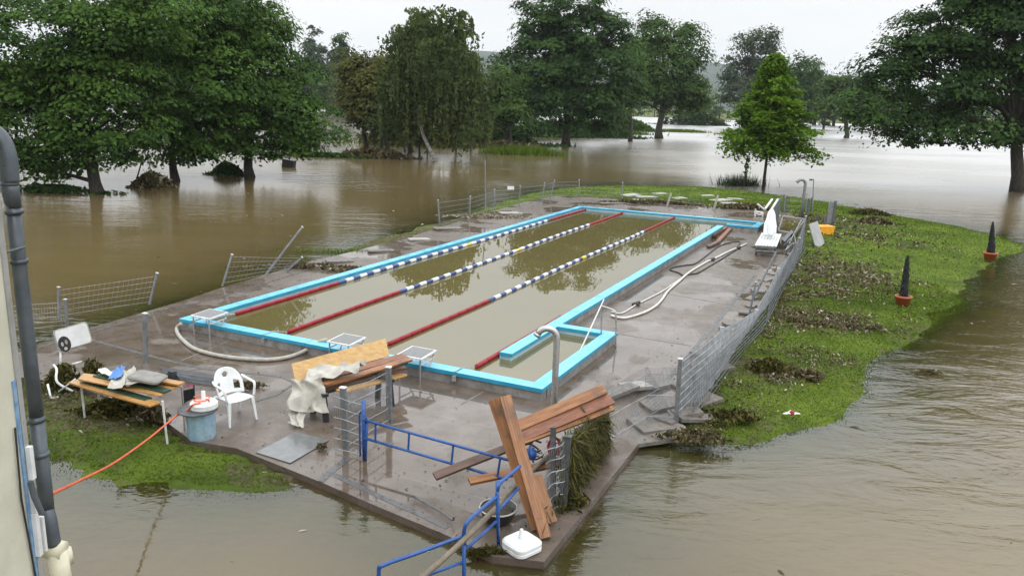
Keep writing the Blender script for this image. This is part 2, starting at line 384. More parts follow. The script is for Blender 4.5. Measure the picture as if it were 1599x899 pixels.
def deckmat():
    m, nt, out = newmat('wet_deck_concrete')
    geo = N(nt, 'ShaderNodeNewGeometry'); pos = geo.outputs['Position']
    # slab joints follow the pool's direction
    mpn = N(nt, 'ShaderNodeMapping'); mpn.inputs['Rotation'].default_value = (0, 0, 0.4445)
    nt.links.new(pos, mpn.inputs[0])
    br = N(nt, 'ShaderNodeTexBrick', offset=0.0, squash=1.0)
    br.inputs['Scale'].default_value = 1.0; br.inputs['Brick Width'].default_value = 4.6; br.inputs['Row Height'].default_value = 2.3
    br.inputs['Mortar Size'].default_value = 0.018; br.inputs['Mortar Smooth'].default_value = 0.4
    br.inputs['Color1'].default_value = (0.9, 0.9, 0.9, 1); br.inputs['Color2'].default_value = (1, 1, 1, 1); br.inputs['Mortar'].default_value = (1.25, 1.2, 1.1, 1)
    nt.links.new(mpn.outputs[0], br.inputs['Vector'])
    n1 = noise(nt, 0.28, 5, 0.6, vec=pos)
    n2 = noise(nt, 1.7, 7, 0.65, vec=pos)
    n3 = noise(nt, 42, 3, 0.7, vec=pos)
    col = ramp(nt, n1, [(0.36, (0.115, 0.086, 0.062)), (0.5, (0.145, 0.115, 0.098)), (0.66, (0.175, 0.145, 0.13))])
    col = mix(nt, ramp(nt, n2, [(0.42, 0.0), (0.62, 0.75)]), col, (0.088, 0.065, 0.042))
    col = mix(nt, ramp(nt, noise(nt, 2.6, 8, 0.75, vec=pos), [(0.60, 0.0), (0.66, 0.8)]), col, (0.045, 0.034, 0.024))
    col = mix(nt, 1.0, col, br.outputs['Color'], 'MULTIPLY')
    col = mix(nt, ramp(nt, n3, [(0.56, 0.0), (0.72, 0.45)]), col, (0.24, 0.21, 0.17))
    p = N(nt, 'ShaderNodeBsdfPrincipled'); p.inputs['IOR'].default_value = 1.43
    p.inputs['Coat Weight'].default_value = 0.0
    nt.links.new(col, p.inputs['Base Color'])
    pud = noise(nt, 0.42, 5, 0.55, vec=pos)
    for (px_, py_, rad_, wt_) in [(700, 660, 3.0, -.16), (800, 640, 2.2, -.10), (320, 530, 4.2, -.14), (960, 560, 2.0, -.06), (1090, 460, 3.5, -.04), (480, 640, 1.6, .10), (440, 690, 1.6, .10), (1100, 420, 2.0, .05), (560, 380, 5, -.1)]:
        c_ = P(px_, py_)
        vd = N(nt, 'ShaderNodeVectorMath', operation='DISTANCE'); nt.links.new(pos, vd.inputs[0]); vd.inputs[1].default_value = c_
        fall = mth(nt, 'SUBTRACT', 1.0, mth(nt, 'DIVIDE', vd.outputs['Value'], rad_), True)
        pud = mth(nt, 'ADD', pud, mth(nt, 'MULTIPLY', mth(nt, 'POWER', fall, .6), wt_*1.2))
    wet = ramp(nt, pud, [(0.44, 1.0), (0.48, 0.0)])          # 1 = standing water
    rgh = mix(nt, wet, ramp(nt, n2, [(0.3, 0.20), (0.7, 0.42)]), 0.03)
    nt.links.new(rgh, p.inputs['Roughness'])
    b = N(nt, 'ShaderNodeBump', i_Distance=0.006)
    nt.links.new(mth(nt, 'SUBTRACT', 0.75, mth(nt, 'MULTIPLY', wet, 0.73)), b.inputs['Strength'])
    nt.links.new(noise(nt, 30, 5, 0.7, vec=pos), b.inputs['Height'])
    nt.links.new(b.outputs[0], p.inputs['Normal'])
    nt.links.new(p.outputs[0], out.inputs[0]); return m
M['deck'] = deckmat()

def groundmat():
    m, nt, out = newmat('lawn_and_mud')
    geo = N(nt, 'ShaderNodeNewGeometry'); pos = geo.outputs['Position']
    at = N(nt, 'ShaderNodeAttribute', attribute_name='mud')
    g = ramp(nt, noise(nt, 0.5, 6, 0.65, vec=pos), [(0.36, (0.050, 0.080, 0.012)), (0.5, (0.095, 0.142, 0.016)), (0.66, (0.145, 0.190, 0.024))])
    g = mix(nt, ramp(nt, noise(nt, 7, 6, 0.8, vec=pos), [(0.5, 0.0), (0.75, 0.5)]), g, (0.05, 0.075, 0.014))
    mudc = ramp(nt, noise(nt, 5, 7, 0.75, vec=pos), [(0.35, (0.035, 0.028, 0.018)), (0.52, (0.10, 0.08, 0.05)), (0.68, (0.20, 0.17, 0.12))])
    f = mth(nt, 'ADD', at.outputs['Fac'], mth(nt, 'MULTIPLY', mth(nt, 'SUBTRACT', noise(nt, 2.2, 9, 0.85, vec=pos), 0.5), 3.6))
    col = mix(nt, ramp(nt, f, [(0.45, 0.0), (0.8, 0.9)]), g, mudc)
    p = N(nt, 'ShaderNodeBsdfPrincipled', i_Roughness=0.8); p.inputs['Specular IOR Level'].default_value = 0.1
    nt.links.new(col, p.inputs['Base Color'])
    b = N(nt, 'ShaderNodeBump', i_Strength=1.0, i_Distance=0.06)
    nt.links.new(noise(nt, 9, 8, 0.8, vec=pos), b.inputs['Height']); nt.links.new(b.outputs[0], p.inputs['Normal'])
    nt.links.new(p.outputs[0], out.inputs[0]); return m
M['ground'] = groundmat()
M['hill'] = surf('wooded_hill', (0.026, 0.045, 0.026), (0.014, 0.027, 0.018), 0.9, 0.02)

# ------------------------------------------------------------ terrain and flood
def poly_xy(pts, z): return np.array([[P(x, y, z).x, P(x, y, z).y] for x, y in pts])
LAND = poly_xy([(1085, 692), (1170, 690), (1250, 674), (1312, 645), (1335, 600), (1370, 562), (1422, 530), (1460, 502), (1490, 472), (1520, 436), (1555, 410), (1590, 393),
                (1585, 378), (1540, 366), (1480, 352), (1420, 341), (1360, 331), (1300, 318), (1245, 309), (1200, 303), (1150, 297), (1100, 293), (1000, 290), (930, 291), (870, 296),
                (820, 305), (760, 326), (710, 343), (650, 360), (600, 373), (540, 392), (480, 415), (420, 438), (340, 462), (280, 477), (200, 499), (120, 520), (60, 540), (-60, 565),
                (-160, 600), (-160, 640), (0, 690), (75, 720), (160, 731), (240, 748), (330, 752), (400, 752), (470, 752), (510, 750), (600, 785), (690, 822), (770, 852), (838, 862), (880, 810), (955, 710), (985, 680)], WL)
DECK = [(-70, 548), (40, 545), (120, 518), (200, 495), (280, 472), (345, 450), (420, 428), (480, 410), (560, 391), (640, 370), (700, 352), (760, 333), (820, 316), (870, 306), (940, 310),
        (1060, 319), (1180, 328), (1232, 333), (1250, 345), (1238, 385), (1218, 420), (1196, 470), (1150, 528), (1095, 600), (1062, 648), (1000, 690),
        (850, 877), (770, 868), (690, 832), (600, 795), (500, 752), (440, 728), (370, 700), (300, 688), (255, 655), (190, 628), (120, 604), (60, 592), (-70, 578)]
DECKW = np.array([[P(x, y).x, P(x, y).y] for x, y in DECK])
def sdist(X, Y, poly):
    d = np.full(X.shape, 1e9); inside = np.zeros(X.shape, bool)
    n = len(poly)
    for i in range(n):
        ax, ay = poly[i]; bx, by = poly[(i+1) % n]
        ex, ey = bx-ax, by-ay
        t = np.clip(((X-ax)*ex + (Y-ay)*ey)/(ex*ex+ey*ey+1e-12), 0, 1)
        d = np.minimum(d, np.hypot(X-ax-t*ex, Y-ay-t*ey))
        c = ((ay > Y) != (by > Y)) & (X < (bx-ax)*(Y-ay)/(by-ay+1e-12)+ax)
        inside ^= c
    return np.where(inside, d, -d)
def vnoise(X, Y, s, seed):
    rr = np.random.default_rng(seed); g = rr.random((64, 64))
    x = X/s; y = Y/s; xi = np.floor(x).astype(int); yi = np.floor(y).astype(int); fx = x-xi; fy = y-yi
    fx = fx*fx*(3-2*fx); fy = fy*fy*(3-2*fy)
    a = g[xi % 64, yi % 64]; b = g[(xi+1) % 64, yi % 64]; c = g[xi % 64, (yi+1) % 64]; d = g[(xi+1) % 64, (yi+1) % 64]
    return (a*(1-fx)+b*fx)*(1-fy)+(c*(1-fx)+d*fx)*fy - 0.5
def theight(X, Y):
    s = sdist(X, Y, LAND)
    s = s + vnoise(X, Y, 1.3, 1)*0.5 + vnoise(X, Y, 0.5, 2)*0.2
    h = np.where(s > 0, WL + 0.20*(1-np.exp(-s*0.5)), WL + 0.055*s)
    h = np.where(s > 0, h + vnoise(X, Y, 2.2, 3)*0.06 + vnoise(X, Y, 0.6, 4)*0.02, h)
    h = np.maximum(h, -1.6)
    dk = sdist(X, Y, DECKW)
    h = np.where(dk > -0.02, np.minimum(h, -0.16), np.where(dk > -0.5, np.minimum(h, -0.10+0.25*np.clip(-dk/0.5, 0, 1)), h))
    far = np.hypot(X, Y)
    h = np.where(far > 300, np.minimum(-1.6 + (far-300)*0.02, 1.5) + vnoise(X, Y, 90, 5)*1.2, h)
    return h, s, dk
def axis(lo, hi, step, ends):
    a = list(np.arange(lo, hi+1e-6, step)); g = step; x = hi
    r = []
    while x < ends: g *= 1.22; x += g; r.append(x)
    g = step; x = lo; l = []
    while x > -ends: g *= 1.22; x -= g; l.append(x)
    return np.array(l[::-1] + a + r)
gx = axis(-22, 26, 0.28, 1900); gy = axis(4, 62, 0.28, 2200)
GX, GY = np.meshgrid(gx, gy, indexing='ij')
GH, GS, GD = theight(GX, GY)
def gridmesh(name, GX, GY, GZ, mat, attrs, mask=None):
    n, m = GX.shape
    me = bpy.data.meshes.new(name)
    co = np.stack([GX, GY, GZ], -1).reshape(-1, 3).astype(np.float32)
    idx = np.arange(n*m).reshape(n, m)
    q = np.stack([idx[:-1, :-1], idx[1:, :-1], idx[1:, 1:], idx[:-1, 1:]], -1).reshape(-1, 4)
    if mask is not None: q = q[mask[:-1, :-1].ravel()]
    me.vertices.add(n*m); me.vertices.foreach_set('co', co.ravel())
    me.loops.add(q.size); me.loops.foreach_set('vertex_index', q.ravel().astype(np.int32))
    me.polygons.add(len(q)); me.polygons.foreach_set('loop_start', np.arange(0, q.size, 4, dtype=np.int32)); me.polygons.foreach_set('loop_total', np.full(len(q), 4, dtype=np.int32))
    me.polygons.foreach_set('use_smooth', np.ones(len(q), bool))
    me.materials.append(mat); me.update(calc_edges=True)
    for k, v in attrs.items():
        a = me.attributes.new(k, 'FLOAT', 'POINT'); a.data.foreach_set('value', v.ravel().astype(np.float32))
    o = bpy.data.objects.new(name, me); COL.objects.link(o); return o
def blob(X, Y, px, py, r, z=0):
    p = P(px, py, z); return np.exp(-((X-p.x)**2 + (Y-p.y)**2)/(r*r))
MUDF = np.clip(1.0 + GD*1.1, 0, 1)*0.55      # bare strip next to the paving
for (x, y, r, w) in [(1195, 580, 1.0, .9), (1265, 455, 1.6, .55), (1240, 500, 1.2, .6), (1330, 505, 1.5, .6), (1350, 440, 2.4, .42), (1200, 470, 1.2, .5), (1290, 420, 2.6, .4),
                     (1320, 355, 2.2, .4), (1150, 640, 1.0, .4), (1390, 380, 2.5, .25), (200, 640, 1.2, .9), (120, 620, 1.1, .6), (140, 600, 1.4, .8), (1270, 345, 3, .5), (620, 372, 2, .5), (720, 345, 3, .5), (960, 312, 3, .3)]:
    MUDF = MUDF + w*blob(GX, GY, x, y, r)
MUDF = MUDF + .45*np.exp(-((GS-.1)/.30)**2)
MUDF = np.where(GS < 0, MUDF + np.clip(-GS/14.0, 0, .6), MUDF)
gridmesh('ground', GX, GY, GH, M['ground'], {'mud': np.clip(MUDF, 0, 1.4)})['kind'] = 'structure'
# the flood: one level sheet (left out only under the raised deck)
wmask = (GD < 0.6)
gridmesh('flood_water', GX, GY, np.full(GX.shape, WL), M['flood'], {'depth': np.clip(WL - GH, 0, 5)}, wmask)['kind'] = 'structure'

# hills behind
mb = MB()
rowsy = [1100, 1300, 1550, 1850, 2300]
grid = []
for j, yy in enumerate(rowsy):
    row = []
    for i in range(141):
        x = -2200 + i*31.4
        hgt = [0, 36, 72, 95, 60][j]*(0.75+0.35*math.sin(x*0.0031+1.3)+0.12*math.sin(x*0.0113+j)) + random.uniform(-2, 2)
        row.append((x, yy, hgt))
    grid.append(row)
mb.sm = True; mb.sheet(grid)
mb.build('hills', M['hill'])['kind'] = 'structure'

# ------------------------------------------------------------ deck
def slab_ngon(name, pts, z0, z1, mat):
    bm = bmesh.new()
    vs = [bm.verts.new((p[0], p[1], z1)) for p in pts]
    f = bm.faces.new(vs)
    if f.normal.z < 0: f.normal_flip()
    bm.normal_update()
    r = bmesh.ops.extrude_face_region(bm, geom=[f])
    for g in r['geom']:
        if isinstance(g, bmesh.types.BMVert): g.co.z = z0
    bmesh.ops.recalc_face_normals(bm, faces=bm.faces[:])
    bmesh.ops.triangulate(bm, faces=[x for x in bm.faces if len(x.verts) > 4])
    me = bpy.data.meshes.new(name); bm.to_mesh(me); bm.free(); me.materials.append(mat)
    o = bpy.data.objects.new(name, me); COL.objects.link(o); return o

# pool frame: u along its length, v across
YAW, OX, OY = 0.4445, -7.76, 18.10
PL, PW, PA, PD = 25.8, 9.28, 7.60, 4.38
def UV(u, v, z=0.0):
    return Vector((OX + u*math.sin(YAW) + v*math.cos(YAW), OY + u*math.cos(YAW) - v*math.sin(YAW), z))
def toUV(p):
    dx, dy = p.x-OX, p.y-OY
    return dx*math.sin(YAW)+dy*math.cos(YAW), dx*math.cos(YAW)-dy*math.sin(YAW)
CT, CZ, WZ = 0.29, 0.26, 0.10
# the deck, cut out where the pool is (a ring bridged to the hole)
hole = [UV(0.1, 0.1), UV(PL-.1, 0.1), UV(PL-.1, PW-.1), UV(PL-1.9, PW-.1), UV(PL-1.9, PA+.1), UV(PD-.1, PA+.1), UV(PD-.1, PW-.1), UV(0.1, PW-.1)]
outer = [Vector((x, y, 0)) for x, y in DECKW]
best = min(((o-h).length, i, j) for i, o in enumerate(outer) for j, h in enumerate(hole) if True)
def bridge(outer, hole, i, j):
    def area(p): return sum(p[k].x*p[(k+1) % len(p)].y - p[(k+1) % len(p)].x*p[k].y for k in range(len(p)))
    if area(outer)*area(hole) > 0: hole = hole[::-1]; j = len(hole)-1-j
    return outer[:i+1] + hole[j:] + hole[:j+1] + outer[i:]
dk = slab_ngon('pool_deck', [(p.x, p.y) for p in bridge(outer, hole, best[1], best[2])], -0.9, 0.0, M['deck'])
dk['kind'] = 'structure'
def strip(pts, w, z, name_mb):
    pp = [Vector((p.x, p.y, z)) for p in pts]
    for a, b in zip(pp[:-1], pp[1:]):
        t = (b-a).normalized(); n = Vector((-t.y, t.x, 0))*w/2
        name_mb.hexa([a-n-Vector((0, 0, .02)), b-n-Vector((0, 0, .02)), b+n-Vector((0, 0, .02)), a+n-Vector((0, 0, .02))], [a-n, b-n, b+n, a+n])
mb = MB()
strip([P(515, 738), P(600, 778), P(650, 800), P(700, 824)], .10, .004, mb)
strip([P(500, 752), P(515, 738), P(545, 715)], .12, .006, mb)
strip([P(143, 531), P(250, 560), P(300, 572), P(330, 577), P(440, 588), P(462, 598)], .09, .005, mb)
strip([P(462, 598), P(430, 618), P(395, 628)], .06, .007, mb)
strip([P(335, 573), P(180, 598)], .03, .004, mb)
strip([P(60, 543), P(200, 503), P(345, 464), P(480, 423), P(560, 402)], .07, .006, mb)
strip([P(985, 655), P(1050, 585), P(1110, 515), P(1180, 430)], .10, .005, mb)
mb.build('deck_channels', M['darkkerb'])['kind'] = 'structure'
mb = MB()
strip([P(282, 610 - 46), P(360, 532)], .03, .004, mb)
strip([P(720, 632), P(755, 612)], .03, .004, mb)
strip([P(960, 520), P(1080, 540)], .10, .004, mb)
strip([P(1020, 455), P(1150, 478)], .07, .004, mb)
strip([P(1060, 420), P(1165, 432)], .05, .004, mb)
mb.build('deck_joint_lines', M['slab'])['kind'] = 'structure'

# ------------------------------------------------------------ the pool
pool = empty('swimming_pool', UV(0, 0, 0), 'long outdoor swimming pool with pale blue coping full of brown flood water', 'swimming pool')
def uvbox(mb, u0, u1, v0, v1, z0, z1):
    mb.hexa([UV(u0, v0, z0), UV(u1, v0, z0), UV(u1, v1, z0), UV(u0, v1, z0)][::-1], [UV(u0, v0, z1), UV(u1, v0, z1), UV(u1, v1, z1), UV(u0, v1, z1)][::-1])
FG = PL-1.75
segs = [(0, CT, 0, PW), (CT, PL, 0, CT), (PL-CT, PL, CT, PW), (1.62, PL-2.35, PA-.02, PA+.27),
        (CT, PD, PW-CT, PW), (PD-CT, PD, PA+.27, PW-CT), (FG-.1, FG+.16, PA+.27, PW), (FG+.16, PL-CT, PW-CT, PW)]
mb = MB(UV(0, 0, 0)); mp_ = MB(UV(0, 0, 0)); ml = MB(UV(0, 0, 0))
for k, (u0, u1, v0, v1) in enumerate(segs):
    mb.cur = 0
    along_u = (u1-u0) > (v1-v0); a0, a1 = (u0, u1) if along_u else (v0, v1); nj = max(1, round((a1-a0)/2.0))
    for j_ in range(nj):
        c0 = a0+(a1-a0)*j_/nj+(.005 if j_ else 0); c1 = a0+(a1-a0)*(j_+1)/nj-(.005 if j_ < nj-1 else 0)
        if along_u: uvbox(mb, c0, c1, v0, v1, CZ-.075, CZ+random.uniform(-.002, .002))
        else: uvbox(mb, u0, u1, c0, c1, CZ-.075, CZ+random.uniform(-.002, .002))
    uvbox(mp_, u0+.03, u1-.03, v0+.03, v1-.03, -1.2, CZ-.076)
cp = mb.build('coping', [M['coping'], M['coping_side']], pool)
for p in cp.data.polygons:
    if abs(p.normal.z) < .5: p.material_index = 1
mp_.build('plinth', M['plinth'], pool)
# inner lining a few millimetres proud of the plinth
for (u0, u1, v0, v1) in [(CT-.028, CT-.02, CT, PW-CT), (CT, PL-CT, CT-.028, CT-.02), (PL-CT+.02, PL-CT+.028, CT, PW-CT), (1.60, PL-2.33, PA-.005, PA+.008), (1.60, PD-CT, PA+.243, PA+.252), (1.642, 1.65, PA, PA+.25), (PD-CT+.02, PD-CT+.028, PA+.27, PW-CT)]:
    uvbox(ml, u0, u1, v0, v1, -1.1, CZ-.079)
ml.build('lining', M['lining'], pool)
mb = MB(UV(0, 0, 0))
mb.add([UV(.1, .1, WZ), UV(PL-.1, .1, WZ), UV(PL-.1, PW-.1, WZ), UV(FG, PW-.1, WZ), UV(FG, PA+.1, WZ), UV(PD-.1, PA+.1, WZ), UV(PD-.1, PW-.1, WZ), UV(.1, PW-.1, WZ)], [(7, 6, 5, 4, 3, 2, 1, 0)])
wo_ = mb.build('pool_water', M['poolwater'])
at = wo_.data.attributes.new('depth', 'FLOAT', 'POINT'); at.data.foreach_set('value', [1.5]*8)
wo_['kind'] = 'structure'

# lane ropes
def lane_rope(label, v, u0, u1, s0, s1, end_v=None, group='lane ropes across the pool'):
    z = WZ+.035
    ve = v if end_v is None else end_v
    pt = lambda u: UV(u, v+(ve-v)*(u-u0)/(u1-u0)+.03*math.sin(u*.5+v), z)
    t = empty('lane_rope', pt(u0), label, 'lane rope', group)
    def seg(a, b, r, k, mb):
        n = max(1, int((b-a)/k))
        for i in range(n):
            c0 = a+(b-a)*i/n; c1 = a+(b-a)*(i+.985)/n
            mb.sm = True
            mb.tube([pt(c0), pt(c0+.02), pt(c1-.02), pt(c1)], [r*.85, r, r, r*.85], 8)
    if s0 > u0:
        m1 = MB(pt(u0)); seg(u0, s0, .052, .42, m1); m1.build('red_floats', M['red'], t)
    if s1 > s0:
        m1 = MB(pt(u0)); n = int((s1-s0)/.34); mid = n//2
        for i in range(n):
            m1.cur = 2 if i == mid else i % 2
            a = s0+(s1-s0)*i/n; seg(a, a+(s1-s0)/n*.97, .062 if i % 2 else .05, 9, m1)
        m1.build('striped_floats', [M['floatblue'], M['floatwhite'], M['floatyellow']], t)
        m1 = MB(pt(u0)); seg(s1, u1, .052, .42, m1); m1.build('red_floats', M['red'], t)
    m1 = MB(pt(u0)); m1.tube([UV(.02, v, CZ-.12), UV(.0-.02, v, CZ+.02), UV(CT, v, CZ+.012), pt(u0)], .01, 6)
    m1.box(UV(-.03, v, CZ-.12), (.08, .05, .1)); m1.build('anchor_strap', M['stainless'], t)
def uo(px, py, z=WZ+.03): return toUV(P(px, py, z))
ropes = [('red and blue-white lane rope closest to the left long side of the pool', (365, 490), (905, 324), (520, 441), (850, 343)),
         ('red and blue-white lane rope in the middle of the pool', (450, 519), (980, 330), (636, 458), (925, 352)),
         ('red and blue-white lane rope running past the third starting block', (608, 538), (1062, 337), (765, 470), (1008, 361))]
for lb, a, b, c, d in ropes:
    A, B, C_, D_ = [uo(*q) for q in (a, b, c, d)]
    va, vb = (max(A[1], .43), max(B[1], .43)); lane_rope(lb, va, A[0], B[0], C_[0], D_[0], vb)
A = uo(742, 573)
lane_rope('short stretch of red lane rope beside the shallow corner basin', A[1], A[0], A[0]+4.6, A[0]+4.6, A[0]+4.6, PA-.14)

# starting blocks
def starting_block(v, label):
    o = UV(-.02, v, 0)
    t = empty('starting_block', o, label, 'starting block', 'starting blocks at the near end of the pool')
    W2, U0, U1, H = .29, -.30, .27, .52
    mb = MB(o)
    L = lambda u, w, z: UV(u-.02, v+w, z)
    mb.hexa([L(U0, -W2, H-.03), L(U1, -W2, H+.0), L(U1, W2, H+.0), L(U0, W2, H-.03)][::-1], [L(U0, -W2, H), L(U1, -W2, H+.03), L(U1, W2, H+.03), L(U0, W2, H)][::-1])
    mb.build('platform_frame', M['whitemetal'], t)
    mb = MB(o); e = .04
    mb.hexa([L(U0+e, -W2+e, H+.002), L(U1-e, -W2+e, H+.03), L(U1-e, W2-e, H+.03), L(U0+e, W2-e, H+.002)][::-1], [L(U0+e, -W2+e, H+.008), L(U1-e, -W2+e, H+.036), L(U1-e, W2-e, H+.036), L(U0+e, W2-e, H+.008)][::-1])
    mb.build('anti_slip_top', M['gravel'], t)
    for w in (-W2+.05, W2-.05):
        mb = MB(o); mb.tube([L(U0+.03, w, H-.03), L(U0+.03, w, 0)], .018, 8); mb.build('leg', M['stainless'], t)
        mb = MB(o); mb.tube(spline([L(U1-.03, w, H-.02), L(U1-.03, w, CZ+.22), L(U1-.12, w, CZ+.10), L(.08, w, CZ+.0)], 5), .016, 8); mb.build('leg', M['stainless'], t)
    mb = MB(o); mb.tube([L(U0+.03, -W2+.05, H-.14), L(U1-.03, -W2+.05, H-.12), L(U1-.03, W2-.05, H-.12), L(U0+.03, W2-.05, H-.14)], .013, 6)
    mb.build('stretcher', M['whitemetal'], t)
for (px, py, lb) in [(340, 522, 'white starting block near the left corner of the pool'), (545, 567, 'middle starting block behind the yellow board'), (661, 585, 'starting block to the right of the plank stack, mirrored in the wet deck')]:
    starting_block(toUV(P(px, py, 0))[1], lb)

# ------------------------------------------------------------ haze
mb = MB(); mb.box((0, 900, 57), (4600, 3400, 118)); hz = mb.build('haze', []); hz['kind'] = 'stuff'
hm = bpy.data.materials.new('haze'); hm.use_nodes = True; hm.node_tree.nodes.clear()
ho = hm.node_tree.nodes.new('ShaderNodeOutputMaterial'); hv = hm.node_tree.nodes.new('ShaderNodeVolumePrincipled')
hv.inputs['Color'].default_value = (0.86, 0.93, 1.0, 1); hv.inputs['Density'].default_value = 0.00012
hm.node_tree.links.new(hv.outputs[0], ho.inputs['Volume']); hz.data.materials.append(hm)
if hz.data.materials[0] is None: hz.data.materials[0] = hm

# ------------------------------------------------------------ trees
LEAFQ = np.array([[-0.5, 0, 0], [-0.12, 0.34, 0.06], [0.5, 0, -0.08], [-0.12, -0.34, 0.06]])
def leaf_quads(pos, nrm, size, rng, elong=1.0):
    n = len(pos)
    nrm = nrm/(np.linalg.norm(nrm, axis=1, keepdims=True)+1e-9)
    r = rng.normal(size=(n, 3)); a = np.cross(nrm, r); a /= np.linalg.norm(a, axis=1, keepdims=True)+1e-9
    b = np.cross(nrm, a)
    q = LEAFQ*np.array([elong, 1, 1])
    v = pos[:, None, :] + size[:, None, None]*(q[None, :, 0:1]*a[:, None, :] + q[None, :, 1:2]*b[:, None, :] + q[None, :, 2:3]*nrm[:, None, :])
    return v.reshape(-1, 3)
def lobe_points(lobes, n, rng, shell=0.55):
    vol = np.array([(l[1][0]*l[1][2])**1.0 for l in lobes]); w = vol/vol.sum()
    out = []; dirs = []
    for (c, r), k in zip(lobes, rng.multinomial(n, w)):
        d = rng.normal(size=(k, 3)); d /= np.linalg.norm(d, axis=1, keepdims=True)
        rad = (shell + (1-shell)*rng.random(k))*(0.80+0.34*rng.random(k)**1.5)
        out.append(np.array(c) + d*np.array(r)*rad[:, None]); dirs.append(d)
    return np.concatenate(out), np.concatenate(dirs)
def crown_mesh(base, lobes, nclump, crad, nleaf, leaf, rng, style):
    C, D = lobe_points(lobes, nclump, rng)
    ok = C[:, 2] > 0.7; C = C[ok]; D = D[ok]
    k = len(C); per = max(8, nleaf//k)
    ctint = rng.random(k)
    cs = crad*(0.45+0.95*rng.random(k)**1.2)
    d = rng.normal(size=(k, per, 3)); d /= np.linalg.norm(d, axis=2, keepdims=True)
    if style == 'weep':
        L = (1.0+3.2*rng.random((k, 1))**1.4)*crad
        t = rng.random((k, per))
        off = np.stack([d[..., 0]*0.55, d[..., 1]*0.55, np.abs(d[..., 2])*0.35], -1)*cs[:, None, None]
        strand = rng.integers(0, 7, (k, per))
        sa = rng.normal(size=(k, 7, 2))*0.42*cs[:, None, None]
        sx = np.take_along_axis(sa[..., 0], strand, 1); sy = np.take_along_axis(sa[..., 1], strand, 1)
        hang = rng.random((k, per)) < 0.82
        ll = L*(0.5+0.5*((strand*37) % 7)/7)
        px = np.where(hang, sx + d[..., 0]*0.07, off[..., 0]); py = np.where(hang, sy + d[..., 1]*0.07, off[..., 1]); pz = np.where(hang, -t*ll, off[..., 2])
        pos = C[:, None, :] + np.stack([px, py, pz], -1)
        nrm = d*1.0; nrm[..., 2] *= 0.3
    else:
        flat = {'round': 0.62, 'layer': 0.30, 'loose': 0.75}[style]
        rad = 0.35+0.65*rng.random((k, per))
        loc = d*rad[..., None]
        rho2 = loc[..., 0]**2+loc[..., 1]**2
        loc[..., 2] = np.abs(loc[..., 2])*np.where(rng.random((k, per)) < 0.75, 1, -0.6)*flat - rho2*(0.38 if style != 'layer' else 0.25)
        tilt = D[:, None, :]*np.array([1, 1, 0])*0
        pos = C[:, None, :] + loc*cs[:, None, None]*np.array([1.25, 1.25, 1.0]) + tilt
        nrm = d*0.75 + D[:, None, :]*0.35 + np.array([0, 0, 0.75])
    pos = pos.reshape(-1, 3); nrm = nrm.reshape(-1, 3)
    keep = pos[:, 2] > 0.25
    tint = (ctint[:, None]**1.3*0.75 + 0.3*rng.random((k, per))).reshape(-1)[keep]
    pos = pos[keep]; nrm = nrm[keep]
    size = leaf*(0.42+1.05*rng.random(len(pos))**1.3)
    v = leaf_quads(pos, nrm, size, rng, 1.0 if style != 'weep' else 1.5)
    return v, tint, C
def tree(label, bpx, bpy, lobes, mat, nleaf=20000, nclump=200, crad=1.1, leaf=0.22, tr=0.35, style='round', cat='tree', name='deciduous_tree', bark='bark', group=None,
         fork=0.3, lean=0.0, limbs=22, D=None, z0=None, seed=None, trunks=1, base=None):
    rng = np.random.default_rng(seed if seed is not None else int(bpx*7+bpy))
    z0 = WL if z0 is None else z0
    B = (P(bpx, bpy, z0) if D is None else Q(bpx, bpy, D)) if base is None else Vector(base)
    B.z = z0 - 0.6
    Dd = B.y
    L = []
    for l in lobes:
        px, py, rx, ry = l[:4]; off = l[4] if len(l) > 4 else 0
        c = Q(px, py, Dd+off) - B
        s = (Dd+off)/FPX
        L.append(((c.x, c.y, c.z), (rx*s, min(rx, (rx+ry)/2)*s, ry*s)))
    t = empty(name, B, label, cat, group)
    v, tint, C = crown_mesh(B, L, nclump, crad, nleaf, leaf, rng, style)
    o = np_mesh('crown', v, 4, mat, tint=tint); link(o, t)
    zs = C[:, 2]; top = np.percentile(zs, 92); low = np.percentile(zs, 8)
    cx, cy = np.median(C[:, 0]), np.median(C[:, 1])
    mb = MB(B); mb.sm = True
    off0 = B
    for tk in range(trunks):
        sx, sy = (0, 0) if trunks == 1 else (rng.normal()*tr*4, rng.normal()*tr*4)
        r0 = tr if trunks == 1 else tr*(.5+.5*rng.random())
        pts = []; rs = []
        n = 9
        for i in range(n):
            f = i/(n-1); h = f*top*0.92
            w = f**1.5
            pts.append(off0 + Vector((sx + cx*w + lean*f*(1-f)*top*.5 + rng.normal()*.25*tr*(0 < i), sy + cy*w*.6 + rng.normal()*.25*tr*(0 < i), h)))
            rs.append(r0*(1.45 if i == 0 else 1.0)*(1-f)**0.8 + 0.02)
        mb.tube(pts, rs, 9)
        sel = rng.choice(len(C), min(limbs//trunks+1, len(C)), replace=False)
        for k in sel:
            c = C[k]; ff = min(max(fork+0.45*rng.random()*max(c[2]-low, 0)/(top-low+.1), .12), .85)*0.92
            if c[2] < top*ff: ff = max(.1, c[2]/top*.8)
            fi = ff/0.92*(n-1); i0 = int(fi); i0 = min(i0, n-2)
            s = pts[i0].lerp(pts[i0+1], fi-i0); e = off0 + Vector(c)
            mid = s.lerp(e, .5) + Vector((rng.normal()*.3, rng.normal()*.3, abs((e-s).length)*(.10 if style != 'weep' else .28)))
            rr = max(rs[i0]*0.42, 0.03)
            cv = spline([s, mid, e], 4)
            mb.tube(cv, [rr*(1-.85*q/(len(cv)-1)) for q in range(len(cv))], 5, False)
    mb.build('trunk', M[bark], t)
    return t

